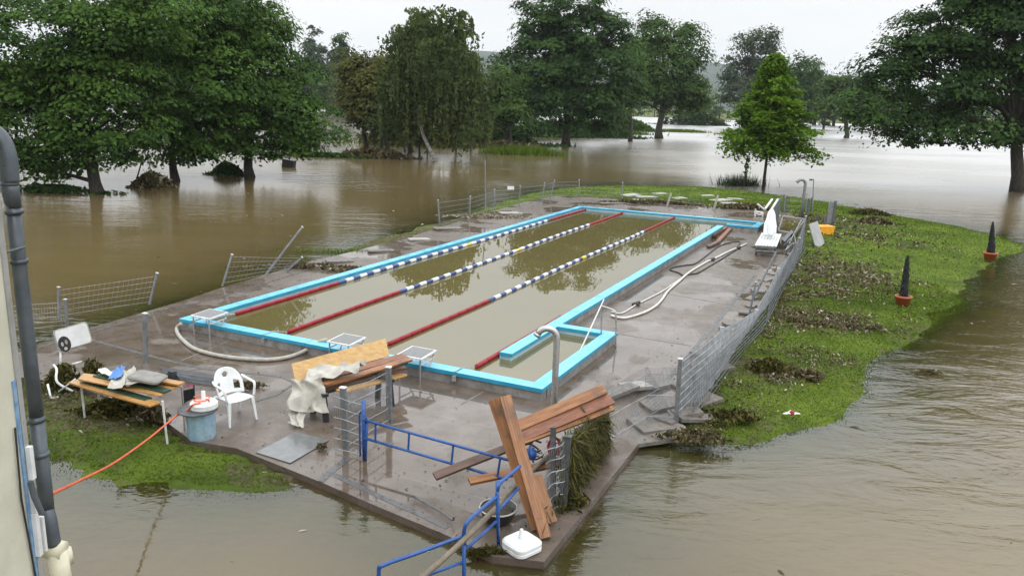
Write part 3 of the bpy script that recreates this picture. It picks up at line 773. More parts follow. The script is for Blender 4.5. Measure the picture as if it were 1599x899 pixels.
G1 = 'big trees standing in the flood on the left'
tree('broad dark green tree at the far left beside the grey downpipe', 155, 302,
     [(60, 60, 125, 95), (50, 190, 95, 78), (170, 110, 105, 85), (160, 195, 110, 52), (75, 248, 95, 22), (50, 264, 70, 12), (185, 238, 60, 24), (200, 20, 115, 70), (-90, 120, 110, 120)], M['leaf'], 84000, 430, 1.2, .215, .33, group=G1, limbs=30)
tree('leaning tree between two larger ones on the left, debris caught round its trunk', 276, 283,
     [(290, 20, 110, 85), (320, 130, 90, 85), (270, 205, 72, 48), (230, 90, 80, 70), (315, 220, 50, 30)], M['leaf'], 54000, 330, 1.2, .24, .24, group=G1, lean=-.3)
tree('tall left tree with its lowest boughs reaching right over the flood', 392, 277,
     [(402, 52, 68, 52), (398, 125, 102, 76), (445, 165, 75, 58), (400, 212, 112, 36), (492, 218, 50, 26), (350, 50, 55, 60)], M['leaf'], 58000, 340, 1.25, .24, .31, group=G1)
tree('weeping birch with a white leaning trunk and hanging twigs', 687, 252,
     [(690, 42, 56, 32, 1), (678, 90, 80, 48, 1), (645, 135, 60, 42, 2), (722, 135, 46, 44, 1), (640, 66, 34, 30, 1), (690, 110, 60, 50, -1)], M['leafwillow'], 52000, 300, 1.6, .26, .17, 'weep', name='weeping_birch', bark='birchbark', lean=-1.2, limbs=26)
tree('olive green tree of several thin stems left of the weeping birch', 612, 238,
     [(585, 125, 52, 42), (570, 165, 42, 40), (615, 170, 48, 44), (552, 105, 26, 26)], M['leafolive'], 34000, 200, 1.5, .34, .34, 'loose', trunks=4)
tree('largest dark round-headed tree near the middle, thick trunk in brown water', 885, 228,
     [(882, 30, 72, 52), (850, 105, 84, 66), (925, 105, 76, 68), (890, 165, 112, 38), (815, 150, 50, 50), (950, 55, 40, 46)], M['leafdark'], 70000, 360, 2.0, .44, .52, name='deciduous_tree')
tree('tree with an open airy top and short thick trunk right of the big dark tree', 1030, 217,
     [(1022, 56, 32, 30), (1072, 72, 32, 36), (1045, 115, 58, 50), (1078, 145, 38, 34), (1005, 125, 34, 38), (995, 80, 22, 30)], M['leafmid'], 30000, 170, 2.2, .5, .62, 'loose', limbs=30)
tree('grey-green tree far across the water behind the young tree', 1165, 182,
     [(1182, 70, 36, 28), (1160, 115, 40, 38), (1200, 110, 28, 34), (1150, 150, 32, 24)], M['leafgrey'], 16000, 140, 2.8, .7, .9, D=230, z0=WL)
tree('dark bushy tree just right of the grey-green tree on the far side', 1255, 178,
     [(1255, 108, 26, 22), (1268, 140, 38, 28), (1250, 150, 26, 26)], M['leafdark'], 10000, 90, 2.6, .65, .7, D=215, z0=WL)
tree('wide mid-green tree between the dark bushy tree and the huge right one', 1325, 185,
     [(1310, 140, 32, 26), (1345, 150, 42, 30), (1300, 160, 30, 22)], M['leafmid'], 14000, 110, 2.0, .5, .5, D=170, z0=WL)
tree('huge dark tree at the right edge, boughs spreading low over the bright water', 1592, 300,
     [(1432, 55, 38, 46), (1372, 105, 40, 34), (1362, 168, 56, 34), (1470, 115, 80, 66), (1560, 50, 110, 85), (1450, 200, 70, 34), (1550, 185, 105, 56), (1660, 120, 110, 120), (1590, -20, 120, 70)],
     M['leafdark'], 95000, 430, 1.5, .28, .5, limbs=36)
tree('small tree with light leaves tucked against the left side of the big dark tree', 800, 215,
     [(785, 130, 26, 36), (795, 175, 34, 24), (765, 165, 22, 26)], M['leafmid'], 12000, 90, 1.4, .34, .25, 'loose', D=98, z0=WL, trunks=3)
tree('bright green bushy tree between the big dark tree and the airy tree', 985, 205,
     [(985, 95, 28, 34), (968, 175, 24, 20), (990, 140, 22, 30)], M['leaf'], 9000, 80, 1.6, .36, .3, D=125, z0=WL)

for i, (x, y, w, lb) in enumerate([(585, 240, 16, 'thin multi-leaved sapling at the left end of the thicket'), (632, 243, 14, 'thin sapling between the olive tree and the birch trunk'), (655, 246, 12, 'thin dark stem just left of the white birch trunk'),
                     (668, 240, 14, 'thin stem close behind the white birch trunk'), (712, 238, 14, 'thin stem just right of the white birch trunk'), (735, 236, 16, 'thin leafy stem right of the weeping birch'), (760, 232, 18, 'leafy sapling between the birch and the light-leaved small tree'), (905, 212, 16, 'small leafy sapling behind the trunk of the largest dark tree'), (838, 212, 18, 'small dark sapling left of the trunk of the largest dark tree')]):
    tree(lb, x, y, [(x-3, y-58, w, 26), (x+4, y-34, w*.8, 14)], M['leafwillow'] if i < 7 else M['leafdark'], 1500, 26, .8, .26, .12, 'loose', name='sapling', group='thin stems standing in the flood', limbs=8)
# young tree: tiers of boughs round a straight stem
def young_tree():
    rng = np.random.default_rng(5)
    B = P(1192, 296, -.15); D = B.y; s = D/FPX
    t = empty('young_tree', B, 'young bright green cone-shaped tree on a thin straight trunk at the lawn edge', 'tree')
    H = (Q(1205, 88, D)-B).z; z1 = (Q(1192, 240, D)-B).z
    mb = MB(B); mb.sm = True
    mb.tube([B+Vector((0, 0, -.3)), B+Vector((.03, 0, 1.5)), B+Vector((.05, 0, H*.5)), B+Vector((.15, 0, H*.96))], [.13, .10, .07, .02], 8)
    pos = []; tints = []; nr = []
    nb = 120
    for i in range(nb):
        f = (i/nb)**0.9
        z = z1*0.9 + (H-z1*0.9)*f
        rmax = (79*s)*(1-f)**0.95*(0.50+0.52*rng.random()) + .2
        a = i*2.4 + rng.normal()*.3
        rise = .18 + .5*f; 
        dirv = np.array([math.cos(a), math.sin(a)])
        tipz = z + rmax*rise*.5 - rmax*.12
        cv = spline([B+Vector((.04, 0, z)), B+Vector((dirv[0]*rmax*.5, dirv[1]*rmax*.5, z+rmax*.22)), B+Vector((dirv[0]*rmax, dirv[1]*rmax, z+rmax*(.12+.3*f)-.15*(1-f)))], 5)
        mb.tube(cv, [.035*(1-.8*q/(len(cv)-1)) for q in range(len(cv))], 5, False)
        nl = int(90+300*rmax/3)
        tb = rng.random()
        for q in range(nl):
            u = rng.random()**0.6; k = min(int(u*(len(cv)-1)), len(cv)-2); p = np.array(cv[k].lerp(cv[k+1], u*(len(cv)-1)-k) - B)
            wd = (.14+.22*rmax*.33*(1-abs(u-.6)))*1.3
            p = p + rng.normal(size=3)*np.array([wd, wd, .10]) + np.array([0, 0, -.10*rng.random()])
            if f < .2 and rng.random() < .35: p[2] -= rng.random()*.7
            pos.append(p); tints.append(.55*tb+.45*rng.random()); nr.append(np.array([0, 0, 1.0])+rng.normal(size=3)*.55)
    pos = np.array(pos); v = leaf_quads(pos, np.array(nr), .24*(.6+.8*rng.random(len(pos))), rng, 1.2)
    link(np_mesh('crown', v, 4, M['leafyoung'], tint=np.array(tints)), t)
    mb.build('trunk', M['bark'], t)
young_tree()

# far bank: single trees across the flood, smaller and paler with distance
rng = np.random.default_rng(21)
def far_tree(px, D, hm, wm, mat, label, cat='tree', slim=False, n=5200):
    b = Q(px, 170, D); b.z = 0
    t = empty('far_tree', (b.x, b.y, 0), label, cat, 'trees on the far bank')
    lob = [((0, 0, hm*.62), (wm*.42, wm*.42, hm*.34)), ((wm*.18, 0, hm*.45), (wm*.36, wm*.36, hm*.3)), ((-wm*.2, 0, hm*.4), (wm*.34, wm*.34, hm*.28)), ((0, 0, hm*.25), (wm*.4, wm*.4, hm*.2))]
    if slim: lob = [((0, 0, hm*.6), (wm*.3, wm*.3, hm*.4)), ((0, 0, hm*.4), (wm*.4, wm*.4, hm*.3))]
    v, tint, C = crown_mesh(b, lob, 90, hm*.095, n, hm*.042, rng, 'round' if not slim else 'loose')
    link(np_mesh('crown', v, 4, mat, tint=tint), t)
    mb = MB((b.x, b.y, 0)); mb.sm = True
    mb.tube([Vector((b.x, b.y, -1.8)), Vector((b.x, b.y, hm*.4)), Vector((b.x+.3, b.y, hm*.85))], [hm*.03, hm*.022, .05], 6)
    mb.build('trunk', M['bark'], t); return t
kinds = [('leafmid', 'mid-green'), ('leafdark', 'dark green'), ('leafgrey', 'grey-green'), ('leafolive', 'olive green')]
FT = [(492, 300, 29, 12, 2, 'slim grey poplar rising above the far bank behind the left trees', True), (531, 290, 29, 12, 1, 'dark slim tree with a pointed top rising over the far bank', True),
      (512, 285, 24, 16, 2, 'pale grey-green tree between the two slim trees on the far bank', False), (470, 270, 20, 18, 1, 'dark low tree at the far bank behind the reaching boughs of the left tree', False),
      (548, 260, 18, 16, 2, 'grey-green tree on the far bank left of the olive tree', False),
      (525, 255, 17, 20, 0, 'round mid-green tree low on the far bank above the bright strip of water', False),
      (1305, 300, 20, 24, 1, 'dark tree on the far bank behind the wide mid-green tree', False), (1275, 310, 22, 22, 0, 'mid-green far tree showing right of the dark bushy tree', False),
      (1350, 290, 22, 24, 2, 'grey-green far tree under the hanging boughs of the huge right tree', False), (1125, 330, 11, 22, 2, 'low grey-green tree on the far bank in the gap left of the grey-green tree', False),
      (1098, 300, 12, 18, 0, 'low mid-green far tree beside the airy tree', False)]
FT += [(720, 235, 13, 20, 0, 'mid-green tree on the far bank seen under the right side of the weeping birch', False), (765, 225, 14, 18, 1, 'dark tree on the far bank just left of the light-leaved small tree', False),
       (860, 215, 11, 20, 1, 'dark low far tree behind the trunk of the largest dark tree', False), (925, 230, 12, 20, 0, 'mid-green far tree right of the trunk of the largest dark tree', False),
       (968, 240, 14, 20, 1, 'dark far tree in the gap between the largest dark tree and the airy tree', False), (1062, 245, 12, 20, 0, 'far green tree behind the right side of the airy tree', False),
       (1088, 260, 9, 16, 1, 'small dark far tree at the right edge of the airy tree', False), (1215, 250, 13, 18, 2, 'grey-green far tree hidden behind the crown of the young tree', False),
       (1290, 235, 12, 18, 1, 'dark far tree right behind the dark bushy tree', False), (1385, 230, 14, 22, 0, 'mid-green far tree under the left boughs of the huge right tree', False),
       (1430, 250, 13, 22, 1, 'dark far tree under the middle boughs of the huge right tree', False), (1500, 260, 13, 24, 0, 'green far tree deep under the huge right tree', False),
       (610, 240, 13, 20, 1, 'dark far tree behind the stems of the olive green tree', False), (655, 245, 14, 20, 0, 'mid-green far tree behind the weeping birch', False)]
for px, D, hh, ww, k, lb, sl in FT:
    far_tree(px, D, hh, ww, M[kinds[k][0]], lb, slim=sl)
ORD = 'first second third fourth fifth sixth seventh eighth ninth tenth eleventh twelfth thirteenth fourteenth fifteenth sixteenth seventeenth eighteenth nineteenth twentieth twenty-first twenty-second twenty-third twenty-fourth twenty-fifth twenty-sixth twenty-seventh twenty-eighth twenty-ninth thirtieth'.split()
ro = 0
for i, px in enumerate(list(range(-60, 1700, 58))):
    if 455 < px < 560 or 1085 < px < 1140: continue
    k = int(rng.integers(0, 3)); D = 345+rng.random()*90
    t = far_tree(px+rng.normal()*8, D, (6.5 if px > 1000 else 11)+rng.random()*5, 18+rng.random()*8, M[kinds[k][0]], 'low hazy %s tree, %s from the left in the horizon row' % (kinds[k][1], ORD[ro]), n=2600); ro += 1
    t['group'] = 'hazy back row of trees on the far bank'

# shrubs, reeds and drift caught in the flood
def leaf_heap(name, label, cat, px, py, rx, ry, h, n, mat, leaf, z=None, group=None, kind=None, up=0.4, elong=1.6, seed=0, ctr=None):
    rng = np.random.default_rng(int(px*3+py)+seed)
    c = P(px, py, z if z is not None else WL) if ctr is None else Vector(ctr)
    k = max(5, n//60); cc = rng.normal(size=(k, 2))*.45
    pos = np.repeat(cc, 60, 0)[:n] if k*60 >= n else np.repeat(cc, n//k+1, 0)[:n]
    pos = pos + rng.normal(size=pos.shape)*.22
    rr = np.hypot(pos[:, 0], pos[:, 1])
    z_ = np.clip(1-rr**2*.7, 0, 1)*h*rng.random(len(pos))
    p3 = np.stack([pos[:, 0]*rx, pos[:, 1]*ry, z_+.02], -1)
    nr = rng.normal(size=p3.shape); nr[:, 2] = nr[:, 2]*.5 + up
    sz = leaf*(.4+rng.random(len(p3))); el = np.where(rng.random(len(p3)) < .18, 4.0, elong)
    v = leaf_quads(p3, nr, sz*np.where(el > 3.5, .5, 1), rng, 1.0).reshape(-1, 4, 3); cc_ = p3[:, None, :]
    ax_ = v[:, 2]-v[:, 0]; v[:, 2] += ax_*(el[:, None]-1)*.5; v[:, 0] -= ax_*(el[:, None]-1)*.5; v = v.reshape(-1, 3)
    v[:, 2] = np.maximum(v[:, 2], .004)
    o = np_mesh(name, v, 4, [mat, M['litter']], midx=(rng.random(len(p3)) < (.10 if mat is M['deadleaf'] else 0)).astype(int), tint=rng.random(len(p3))); o.location = c; COL.objects.link(o)
    return tag(o, label, cat, group, kind)
def reeds(name, label, px, py, rx, ry, h, n, mat, z=None, cat='reeds', ctr=None, lean=.25, w=.05):
    rng = np.random.default_rng(int(px+py*3))
    c = P(px, py, z if z is not None else WL) if ctr is None else Vector(ctr)
    b = rng.normal(size=(n, 2))*np.array([rx, ry])*.5
    hh = h*(.4+.6*rng.random(n)); ln = rng.normal(size=(n, 2))*lean*hh[:, None]
    a = rng.random(n)*6.283; ww = w*(.6+.8*rng.random(n))
    dx = np.cos(a)*ww; dy = np.sin(a)*ww
    v = np.stack([np.stack([b[:, 0]-dx, b[:, 1]-dy, np.full(n, -.1)], -1), np.stack([b[:, 0]+dx, b[:, 1]+dy, np.full(n, -.1)], -1), np.stack([b[:, 0]+ln[:, 0], b[:, 1]+ln[:, 1], hh], -1)], 1).reshape(-1, 3)
    o = np_mesh(name, v, 3, mat, tint=rng.random(n)); o.location = c; COL.objects.link(o)
    return tag(o, label, cat)
reeds('reed_clump', 'green reeds growing at the foot of the young bright tree', 1155, 292, 1.6, .6, 1.1, 600, M['leafgrey'], -.2, w=.03)
leaf_heap('shrub', 'small drooping shrub of dark twigs left of the young tree trunk', 'shrub', 1166, 285, .3, .25, 2.2, 130, M['leafdark'], .20, -.2)
reeds('grass_island', 'bright green grass tuft rising from the flood in front of the big dark tree', 818, 242, 3.4, 1.4, 1.1, 1800, M['grassblade'], w=.07, cat='grass clump')
reeds('grass_island', 'low grass bank at the foot of the airy tree', 1062, 207, 5, 1.6, .8, 1400, M['grassblade'], w=.12, cat='grass clump')
reeds('grass_island', 'green grass bank between the big dark tree and the airy tree', 965, 210, 5, 1.6, .9, 1400, M['grassblade'], w=.12, cat='grass clump')
leaf_heap('driftwood_heap', 'grey driftwood and grass washed up far off behind the airy tree', 'debris heap', 1105, 190, 7, 3, 1.2, 1500, M['deadleaf'], .9)
leaf_heap('driftwood_heap', 'dark branches piled against the stems between the birch and the olive tree', 'debris heap', 580, 247, 3.2, .8, .8, 1500, M['deadleaf'], .4)
leaf_heap('driftwood_heap', 'dark branches caught under the light-leaved small tree beside the big dark tree', 'debris heap', 790, 232, 4, 1.2, .7, 1800, M['deadleaf'], .5)
leaf_heap('driftwood_heap', 'rounded dark heap of drift against the leaning left tree', 'debris heap', 240, 293, 1.1, .7, .9, 1600, M['deadleaf'], .22)
leaf_heap('driftwood_heap', 'small dark drift heap left of the tall tree with reaching boughs', 'debris heap', 355, 274, 1.0, .6, .9, 1100, M['leafdark'], .22)
leaf_heap('driftwood_heap', 'thin twigs and leaves floating behind the downpipe below the broad left tree', 'debris heap', 75, 300, 2.4, 1.0, .4, 1000, M['leafdark'], .20)
leaf_heap('driftwood_heap', 'long line of dark twigs on the water right of the left trees', 'debris heap', 500, 246, 3.5, .5, .4, 900, M['leafdark'], .3)
leaf_heap('driftwood_heap', 'flat dark weeds floating near the right shore', 'debris heap', 1452, 583, .35, .12, .05, 300, M['deadleaf'], .05)
for (x, y, rx, ry, h, m_, lb) in [(915, 214, 7, 3, 3.0, 'leafdark', 'low dark bushes in the flood right behind the trunk of the largest dark tree'), (850, 214, 7, 3, 2.6, 'leafdark', 'low dark bushes in the flood left behind the trunk of the largest dark tree'),
        (975, 205, 6, 3, 2.6, 'leafmid', 'low green bushes between the largest dark tree and the airy tree'), (1085, 196, 9, 4, 3.5, 'leafdark', 'low dark bushes behind the right side of the airy tree'), (745, 225, 7, 2.5, 2.6, 'leafdark', 'low dark bushes between the weeping birch and the light-leaved small tree'),
        (640, 228, 7, 2.5, 2.2, 'leafolive', 'low olive bushes behind the stems left of the birch trunk'), (1290, 186, 14, 5, 4.5, 'leafdark', 'low dark bushes at the waterline under the wide mid-green tree'), (1400, 192, 12, 5, 4.0, 'leafmid', 'low green bushes at the waterline behind the left boughs of the huge right tree')]:
    leaf_heap('bush', lb, 'bush', x, y, rx, ry, h, 2600, M[m_], .55, group='low bushes standing in the flood')
mb = MB(Q(452, 262, 62))
c = P(452, 262, WL); mb.box(c+Vector((0, 0, .25)), (.9, .7, .6), Matrix.Rotation(.15, 3, 'Y')); mb.box(c+Vector((0, 0, .58)), (1.0, .8, .06), Matrix.Rotation(.15, 3, 'Y'))
one('drifting_crate', mb, M['black'], 'black crate afloat under the reaching boughs of the left tree', 'crate')
mb = MB(P(209, 296, WL)); mb.tube([P(209, 298, WL-.3), Q(222, 252, P(209, 296, WL).y)], [.05, .04], 8)
one('leaning_stake', mb, M['bark'], 'dark stake leaning in the water beside the drift heap on the left', 'stake')

# washed-up leaves scattered over the lawn, and the grass itself
def on_ground(X, Y): return theight(X, Y)
def scatter_lawn(n, xr, yr, rng, mn=0.15):
    X = rng.uniform(*xr, n); Y = rng.uniform(*yr, n)
    H_, S_, D_ = theight(X, Y); ok = (S_ > mn) & (D_ < -.15)
    return X[ok], Y[ok], H_[ok], S_[ok]
rng = np.random.default_rng(3)
XS = []; 
for n, xr, yr in [(150000, (2, 14), (11, 26)), (90000, (6, 26), (22, 48)), (60000, (-12, -2), (9, 16)), (50000, (-10, 22), (40, 60)), (30000, (-24, -4), (18, 42))]:
    XS.append(np.stack(scatter_lawn(n, xr, yr, rng, -.35)[:3]))
XY = np.concatenate(XS, 1)
n = XY.shape[1]
hh = (.008+.018*rng.random(n))*np.clip(.6+np.hypot(XY[0], XY[1])/40, 1, 1.8); a = rng.random(n)*6.283; w = .012+.0006*XY[1]
lx = rng.normal(size=n)*hh*.6; ly = rng.normal(size=n)*hh*.6
v = np.stack([np.stack([XY[0]-np.cos(a)*w, XY[1]-np.sin(a)*w, XY[2]-.01], -1), np.stack([XY[0]+np.cos(a)*w, XY[1]+np.sin(a)*w, XY[2]-.01], -1), np.stack([XY[0]+lx, XY[1]+ly, XY[2]+hh], -1)], 1).reshape(-1, 3)
o = np_mesh('grass', v, 3, M['grassblade'], tint=np.clip(vnoise(XY[0], XY[1], 1.1, 8)+.5+.3*rng.normal(size=n), 0, 1)); COL.objects.link(o); o['kind'] = 'stuff'
# litter
pts = []
for (x, y, r, cnt) in [(1195, 580, .75, 2400), (1265, 455, 1.5, 1500), (1240, 500, 1.2, 1600), (1330, 505, 1.3, 1400), (1340, 440, 2.2, 2000), (1210, 470, 1.0, 600), (1290, 420, 2.4, 1500), (1330, 370, 2.4, 900), (1150, 640, .8, 500), (1390, 380, 3, 500),
                       (1250, 560, 1.6, 900), (1180, 520, .8, 500), (1300, 560, .9, 400), (1160, 600, .7, 400), (1280, 345, 2.5, 900), (1115, 660, .5, 400), (190, 640, 1.2, 900), (110, 610, 1.0, 900)]:
    c = P(x, y, 0); q = rng.normal(size=(cnt, 2))*r*.55; q = q[np.hypot(q[:, 0], q[:, 1]) < 2*r]
    m = vnoise(c.x+q[:, 0], c.y+q[:, 1], .45, 11) > -.12
    pts.append(np.stack([c.x+q[:, 0], c.y+q[:, 1]], -1)[m])
bx = rng.uniform(2, 20, 60000); by = rng.uniform(12, 42, 60000); dd_ = -sdist(bx, by, DECKW)
bm_ = (dd_ > 0) & (rng.random(60000) < .5*np.exp(-dd_/2.4)) & (vnoise(bx, by, 1.5, 31)+.8*vnoise(bx, by, .5, 32) > .10)
pts.append(np.stack([bx[bm_], by[bm_]], -1))
pts = np.concatenate(pts); H_, S_, D_ = theight(pts[:, 0], pts[:, 1]); ok = (S_ > .1) & (D_ < 0.1); pts = pts[ok]; H_ = np.maximum(H_[ok], np.where(D_[ok] > 0, 0.005, -9))
n = len(pts); p3 = np.stack([pts[:, 0], pts[:, 1], H_+.02+.05*rng.random(n)], -1)
nr = rng.normal(size=(n, 3))*.5+np.array([0, 0, .8])
v = leaf_quads(p3, nr, (.03+.05*rng.random(n)**2)*np.clip(p3[:, 1]/18, .8, 2), rng, 1.5)
o = np_mesh('washed_up_leaves', v, 4, [M['deadleaf'], M['litter']], midx=(rng.random(n) < .16).astype(int), tint=rng.random(n)); COL.objects.link(o); o['kind'] = 'stuff'
n = 1500; fx = rng.uniform(-16, 22, n); fy = rng.uniform(6, 60, n); Hf, Sf, Df = theight(fx, fy)
ok = (Sf < 0) & (Df < -.3) & (rng.random(n) < np.clip(1.1*np.exp(Sf/2.0)+.12+vnoise(fx, fy, 3, 41)*.4, 0, 1)); fx, fy = fx[ok], fy[ok]; n = len(fx)
v = leaf_quads(np.stack([fx, fy, np.full(n, WL+.008)], -1), rng.normal(size=(n, 3))*.08+np.array([0, 0, 1]), (.03+.09*rng.random(n)**3)*np.clip(fy/18, .8, 2), rng, 2.2)
o = np_mesh('floating_debris', v, 4, [M['deadleaf'], M['litter']], midx=(rng.random(n) < .35).astype(int), tint=rng.random(n)); COL.objects.link(o); o['kind'] = 'stuff'
# small leaves and grit lying on the deck
n = 2600; pts = []
while len(pts) < n:
    u = rng.random()*1150+60; y_ = rng.random()*520+330; p = P(u, y_); pts.append((p.x, p.y))
pts = np.array(pts); dd = sdist(pts[:, 0], pts[:, 1], DECKW)
pu = (pts[:, 0]-OX)*math.sin(YAW)+(pts[:, 1]-OY)*math.cos(YAW); pv = (pts[:, 0]-OX)*math.cos(YAW)-(pts[:, 1]-OY)*math.sin(YAW)
ok = (dd > .05) & ~((pu > -.1) & (pu < PL+.1) & (pv > -.1) & (pv < PA+.4)) & ~((pu > -.1) & (pu < PD+.1) & (pv > 0) & (pv < PW+.1)) & ((dd < 1.6) | (rng.random(len(dd)) < .25))
pts = pts[ok]; n = len(pts); p3 = np.stack([pts[:, 0], pts[:, 1], np.full(n, .012)], -1)
v = leaf_quads(p3, rng.normal(size=(n, 3))*.25+np.array([0, 0, 1]), .012+.035*rng.random(n)**4+.0008*p3[:, 1], rng, 1.5)
o = np_mesh('grit_and_leaves', v, 4, M['deadleaf'], tint=rng.random(n)); COL.objects.link(o); o['kind'] = 'stuff'
# ------------------------------------------------------------ objects
def frame(p0, p1, up=(0, 0, 1)):
    p0, p1 = Vector(p0), Vector(p1)
    x = (p1-p0).normalized(); y = Vector(up).cross(x)
    if y.length < 1e-4: y = x.orthogonal()
    y.normalize(); z = x.cross(y)
    m = Matrix((x, y, z)).transposed().to_4x4(); m.translation = (p0+p1)/2; return m
def plank(name, p0, p1, w, t, mat, label, cat='plank', up=(0, 0, 1), group=None, bevel=.004, parent=None):
    L = (Vector(p1)-Vector(p0)).length
    mb = MB(); k = 7; a = random.random()*6; q = random.uniform(-.004, .004)
    st = []
    for i in range(k):       # slight warp along the length
        x = -L/2+L*i/(k-1); dz = math.sin(i*.9+a)*.003+q*(i-3)**2*.3
        st.append([(x, -w/2, dz-t/2), (x, w/2, dz-t/2), (x, w/2, dz+t/2), (x, -w/2, dz+t/2)])
    vs = [v for s_ in st for v in s_]
    fs = [(3, 2, 1, 0), tuple((k-1)*4+j for j in range(4))] + [(i*4+j, i*4+(j+1) % 4, (i+1)*4+(j+1) % 4, (i+1)*4+j) for i in range(k-1) for j in range(4)]
    mb.add(vs, fs); o = mb.build(name, mat, parent, bevel); o.matrix_world = frame(p0, p1, up)
    return tag(o, label, cat, group) if label else o

# --- the building corner on the left: wall seen at a grazing angle, downpipe in front of it
def YX(px, py, x):
    d = ray(px, py); t = x/d.x; return Vector((x, d.y*t, CAMH+d.z*t))
WX = -2.95
bd = empty('building', (WX, 3, 0), 'cream rendered house wall at the left edge with a grey downpipe and weathered blue trim', 'building')
yc = YX(20, 500, WX).y
mb = MB((WX, 3, 0)); mb.hexa([(WX, -5, -1.4), (WX, yc, -1.4), (-11, yc, -1.4), (-11, -5, -1.4)][::-1], [(WX, -5, 8), (WX, yc, 8), (-11, yc, 8), (-11, -5, 8)][::-1]); mb.build('wall', M['cream'], bd)
y1 = YX(23, 640, WX).y; z1 = YX(28, 590, WX).z
mb = MB((WX, 3, 0)); mb.box((WX+.004, (y1+yc-.05)/2, (z1-1.2)/2), (.012, yc-.05-y1, z1+1.2)); mb.build('blue_trim', M['bluestrip'], bd)
mb = MB((WX, 3, 0)); mb.box((WX+.003, yc-.02, 3), (.014, .045, 8.6)); mb.build('corner_strip', M['panelgrey'], bd)
mb = MB((WX, 3, 0)); mb.tube([YX(24, 668, WX+.012), YX(34, 780, WX+.012), YX(56, 899, WX+.012), YX(62, 940, WX+.012)], .006, 6); mb.build('black_cable', M['black'], bd)
for (cx_, ya, yb_, wy) in [(47, 697, 748, .035), (57, 800, 868, .035), (66, 806, 860, .02), (50, 752, 800, .02)]:
    A = YX(cx_, ya, WX+.03); B = YX(cx_+6, yb_, WX+.03); yy = (A.y+B.y)/2
    mb = MB((WX, 3, 0)); mb.box((WX+.022, yy, (A.z+B.z)/2), (.036, wy, abs(A.z-B.z))); mb.build('white_bracket_box', M['white'], bd, .004)
mb = MB((WX, 3, 0)); mb.tube([YX(48, 752, WX+.06), YX(54, 775, WX+.07), YX(66, 802, WX+.09)], .018, 8); mb.build('drain_elbow', M['pipe'], bd)
PY = 4.75
pb = MB((WX, 3, 0)); pb.sm = True
ptop = Q(15, 262, PY); pbot = Q(83, 846, PY); ptop.y = pbot.y = PY
xp = (ptop.x+pbot.x)/2
zt, zb = ptop.z, pbot.z
zz = lambda py: Q(30, py, PY).z
xq = lambda px, py: Q(px, py, PY).x
r = .046
line = [Vector((xq(-60, 212), PY+.0, zz(205)+.07)), Vector((xq(-22, 204), PY, zz(204)+.05))]
elbow = spline([Q(-70, 214, PY), Q(-30, 200, PY), Q(-4, 212, PY), Q(11, 240, PY), Q(16, 285, PY)], 6)
pb.tube(elbow, r*1.12, 18)
pb.tube([Q(14, 282, PY), Q(17, 300, PY), Q(22, 325, PY)], [r*1.12, r*1.05, r*.92], 18)
dn = [Q(19, 310, PY), Q(30, 410, PY), Q(47, 560, PY), Q(58, 655, PY)]
pb.tube(dn, r*.92, 18); pb.tube([Q(57, 650, PY), Q(70, 760, PY), Q(74, 800, PY)], r*.98, 18)
pb.tube(spline([Q(73, 796, PY), Q(78, 815, PY-.03), Q(84, 850, PY-.03)], 5), r, 18)
dp = pb.build('downpipe', M['pipe'], bd)
for (x, y) in [(15, 284), (22, 328), (30, 405), (57, 652), (64, 706), (84, 848)]:
    pb = MB((WX, 3, 0)); pb.sm = True; a, b = Q(x, y, PY), Q(x+.8, y+6, PY); pb.tube([a, b], r*1.12, 18); pb.build('pipe_collar', M['pipe'], bd)
pb = MB((WX, 3, 0)); pb.tube([YX(10, 394, WX), Q(38, 386, PY)], .008, 6); pb.build('pipe_bracket', M['galv_dark'], bd)
pb = MB((WX, 3, 0)); pb.sm = True
a = Q(88, 858, PY-.02); pb.tube([a+Vector((-.07, 0, .01)), a+Vector((.05, 0, -.005))], .062, 16); pb.tube([Q(90, 862, PY-.02), Q(96, 900, PY-.02), Vector((a.x+.02, PY-.02, -1.2))], .062, 16)
pb.tube([Q(99, 858, PY+.03), Q(104, 880, PY+.03)], .05, 14); pb.build('cream_drain_pipe', M['creamplastic'], bd)

# --- fences
def wire_panel(name, a0, a1, b0, b1, parent, nv=24, nh=6, rw=.005, mat='wire', origin=None, sag=0, wob=.01, overhang=0):
    """a0,a1 lower corners, b0,b1 upper corners"""
    mb = MB(origin if origin is not None else a0)
    a0, a1, b0, b1 = map(Vector, (a0, a1, b0, b1))
    def S(u, v):
        p = a0.lerp(a1, u).lerp(b0.lerp(b1, u), v)
        n = (a1-a0).cross(b0-a0).normalized()
        return p + Vector((0, 0, -sag*math.sin(math.pi*u)*v)) + n*wob*math.sin(u*7+v*4)
    for i in range(nv+1):
        u = i/nv; mb.tube([S(u, 0), S(u, .5), S(u, 1+overhang)], rw*.5, 4, False)
    for j in range(nh):
        v = (j+.3)/(nh-.4) if nh > 1 else .5
        mb.tube([S(i/6, min(v, 1)) for i in range(7)], rw*1.5, 4, False)
    return mb.build(name, M[mat], parent)
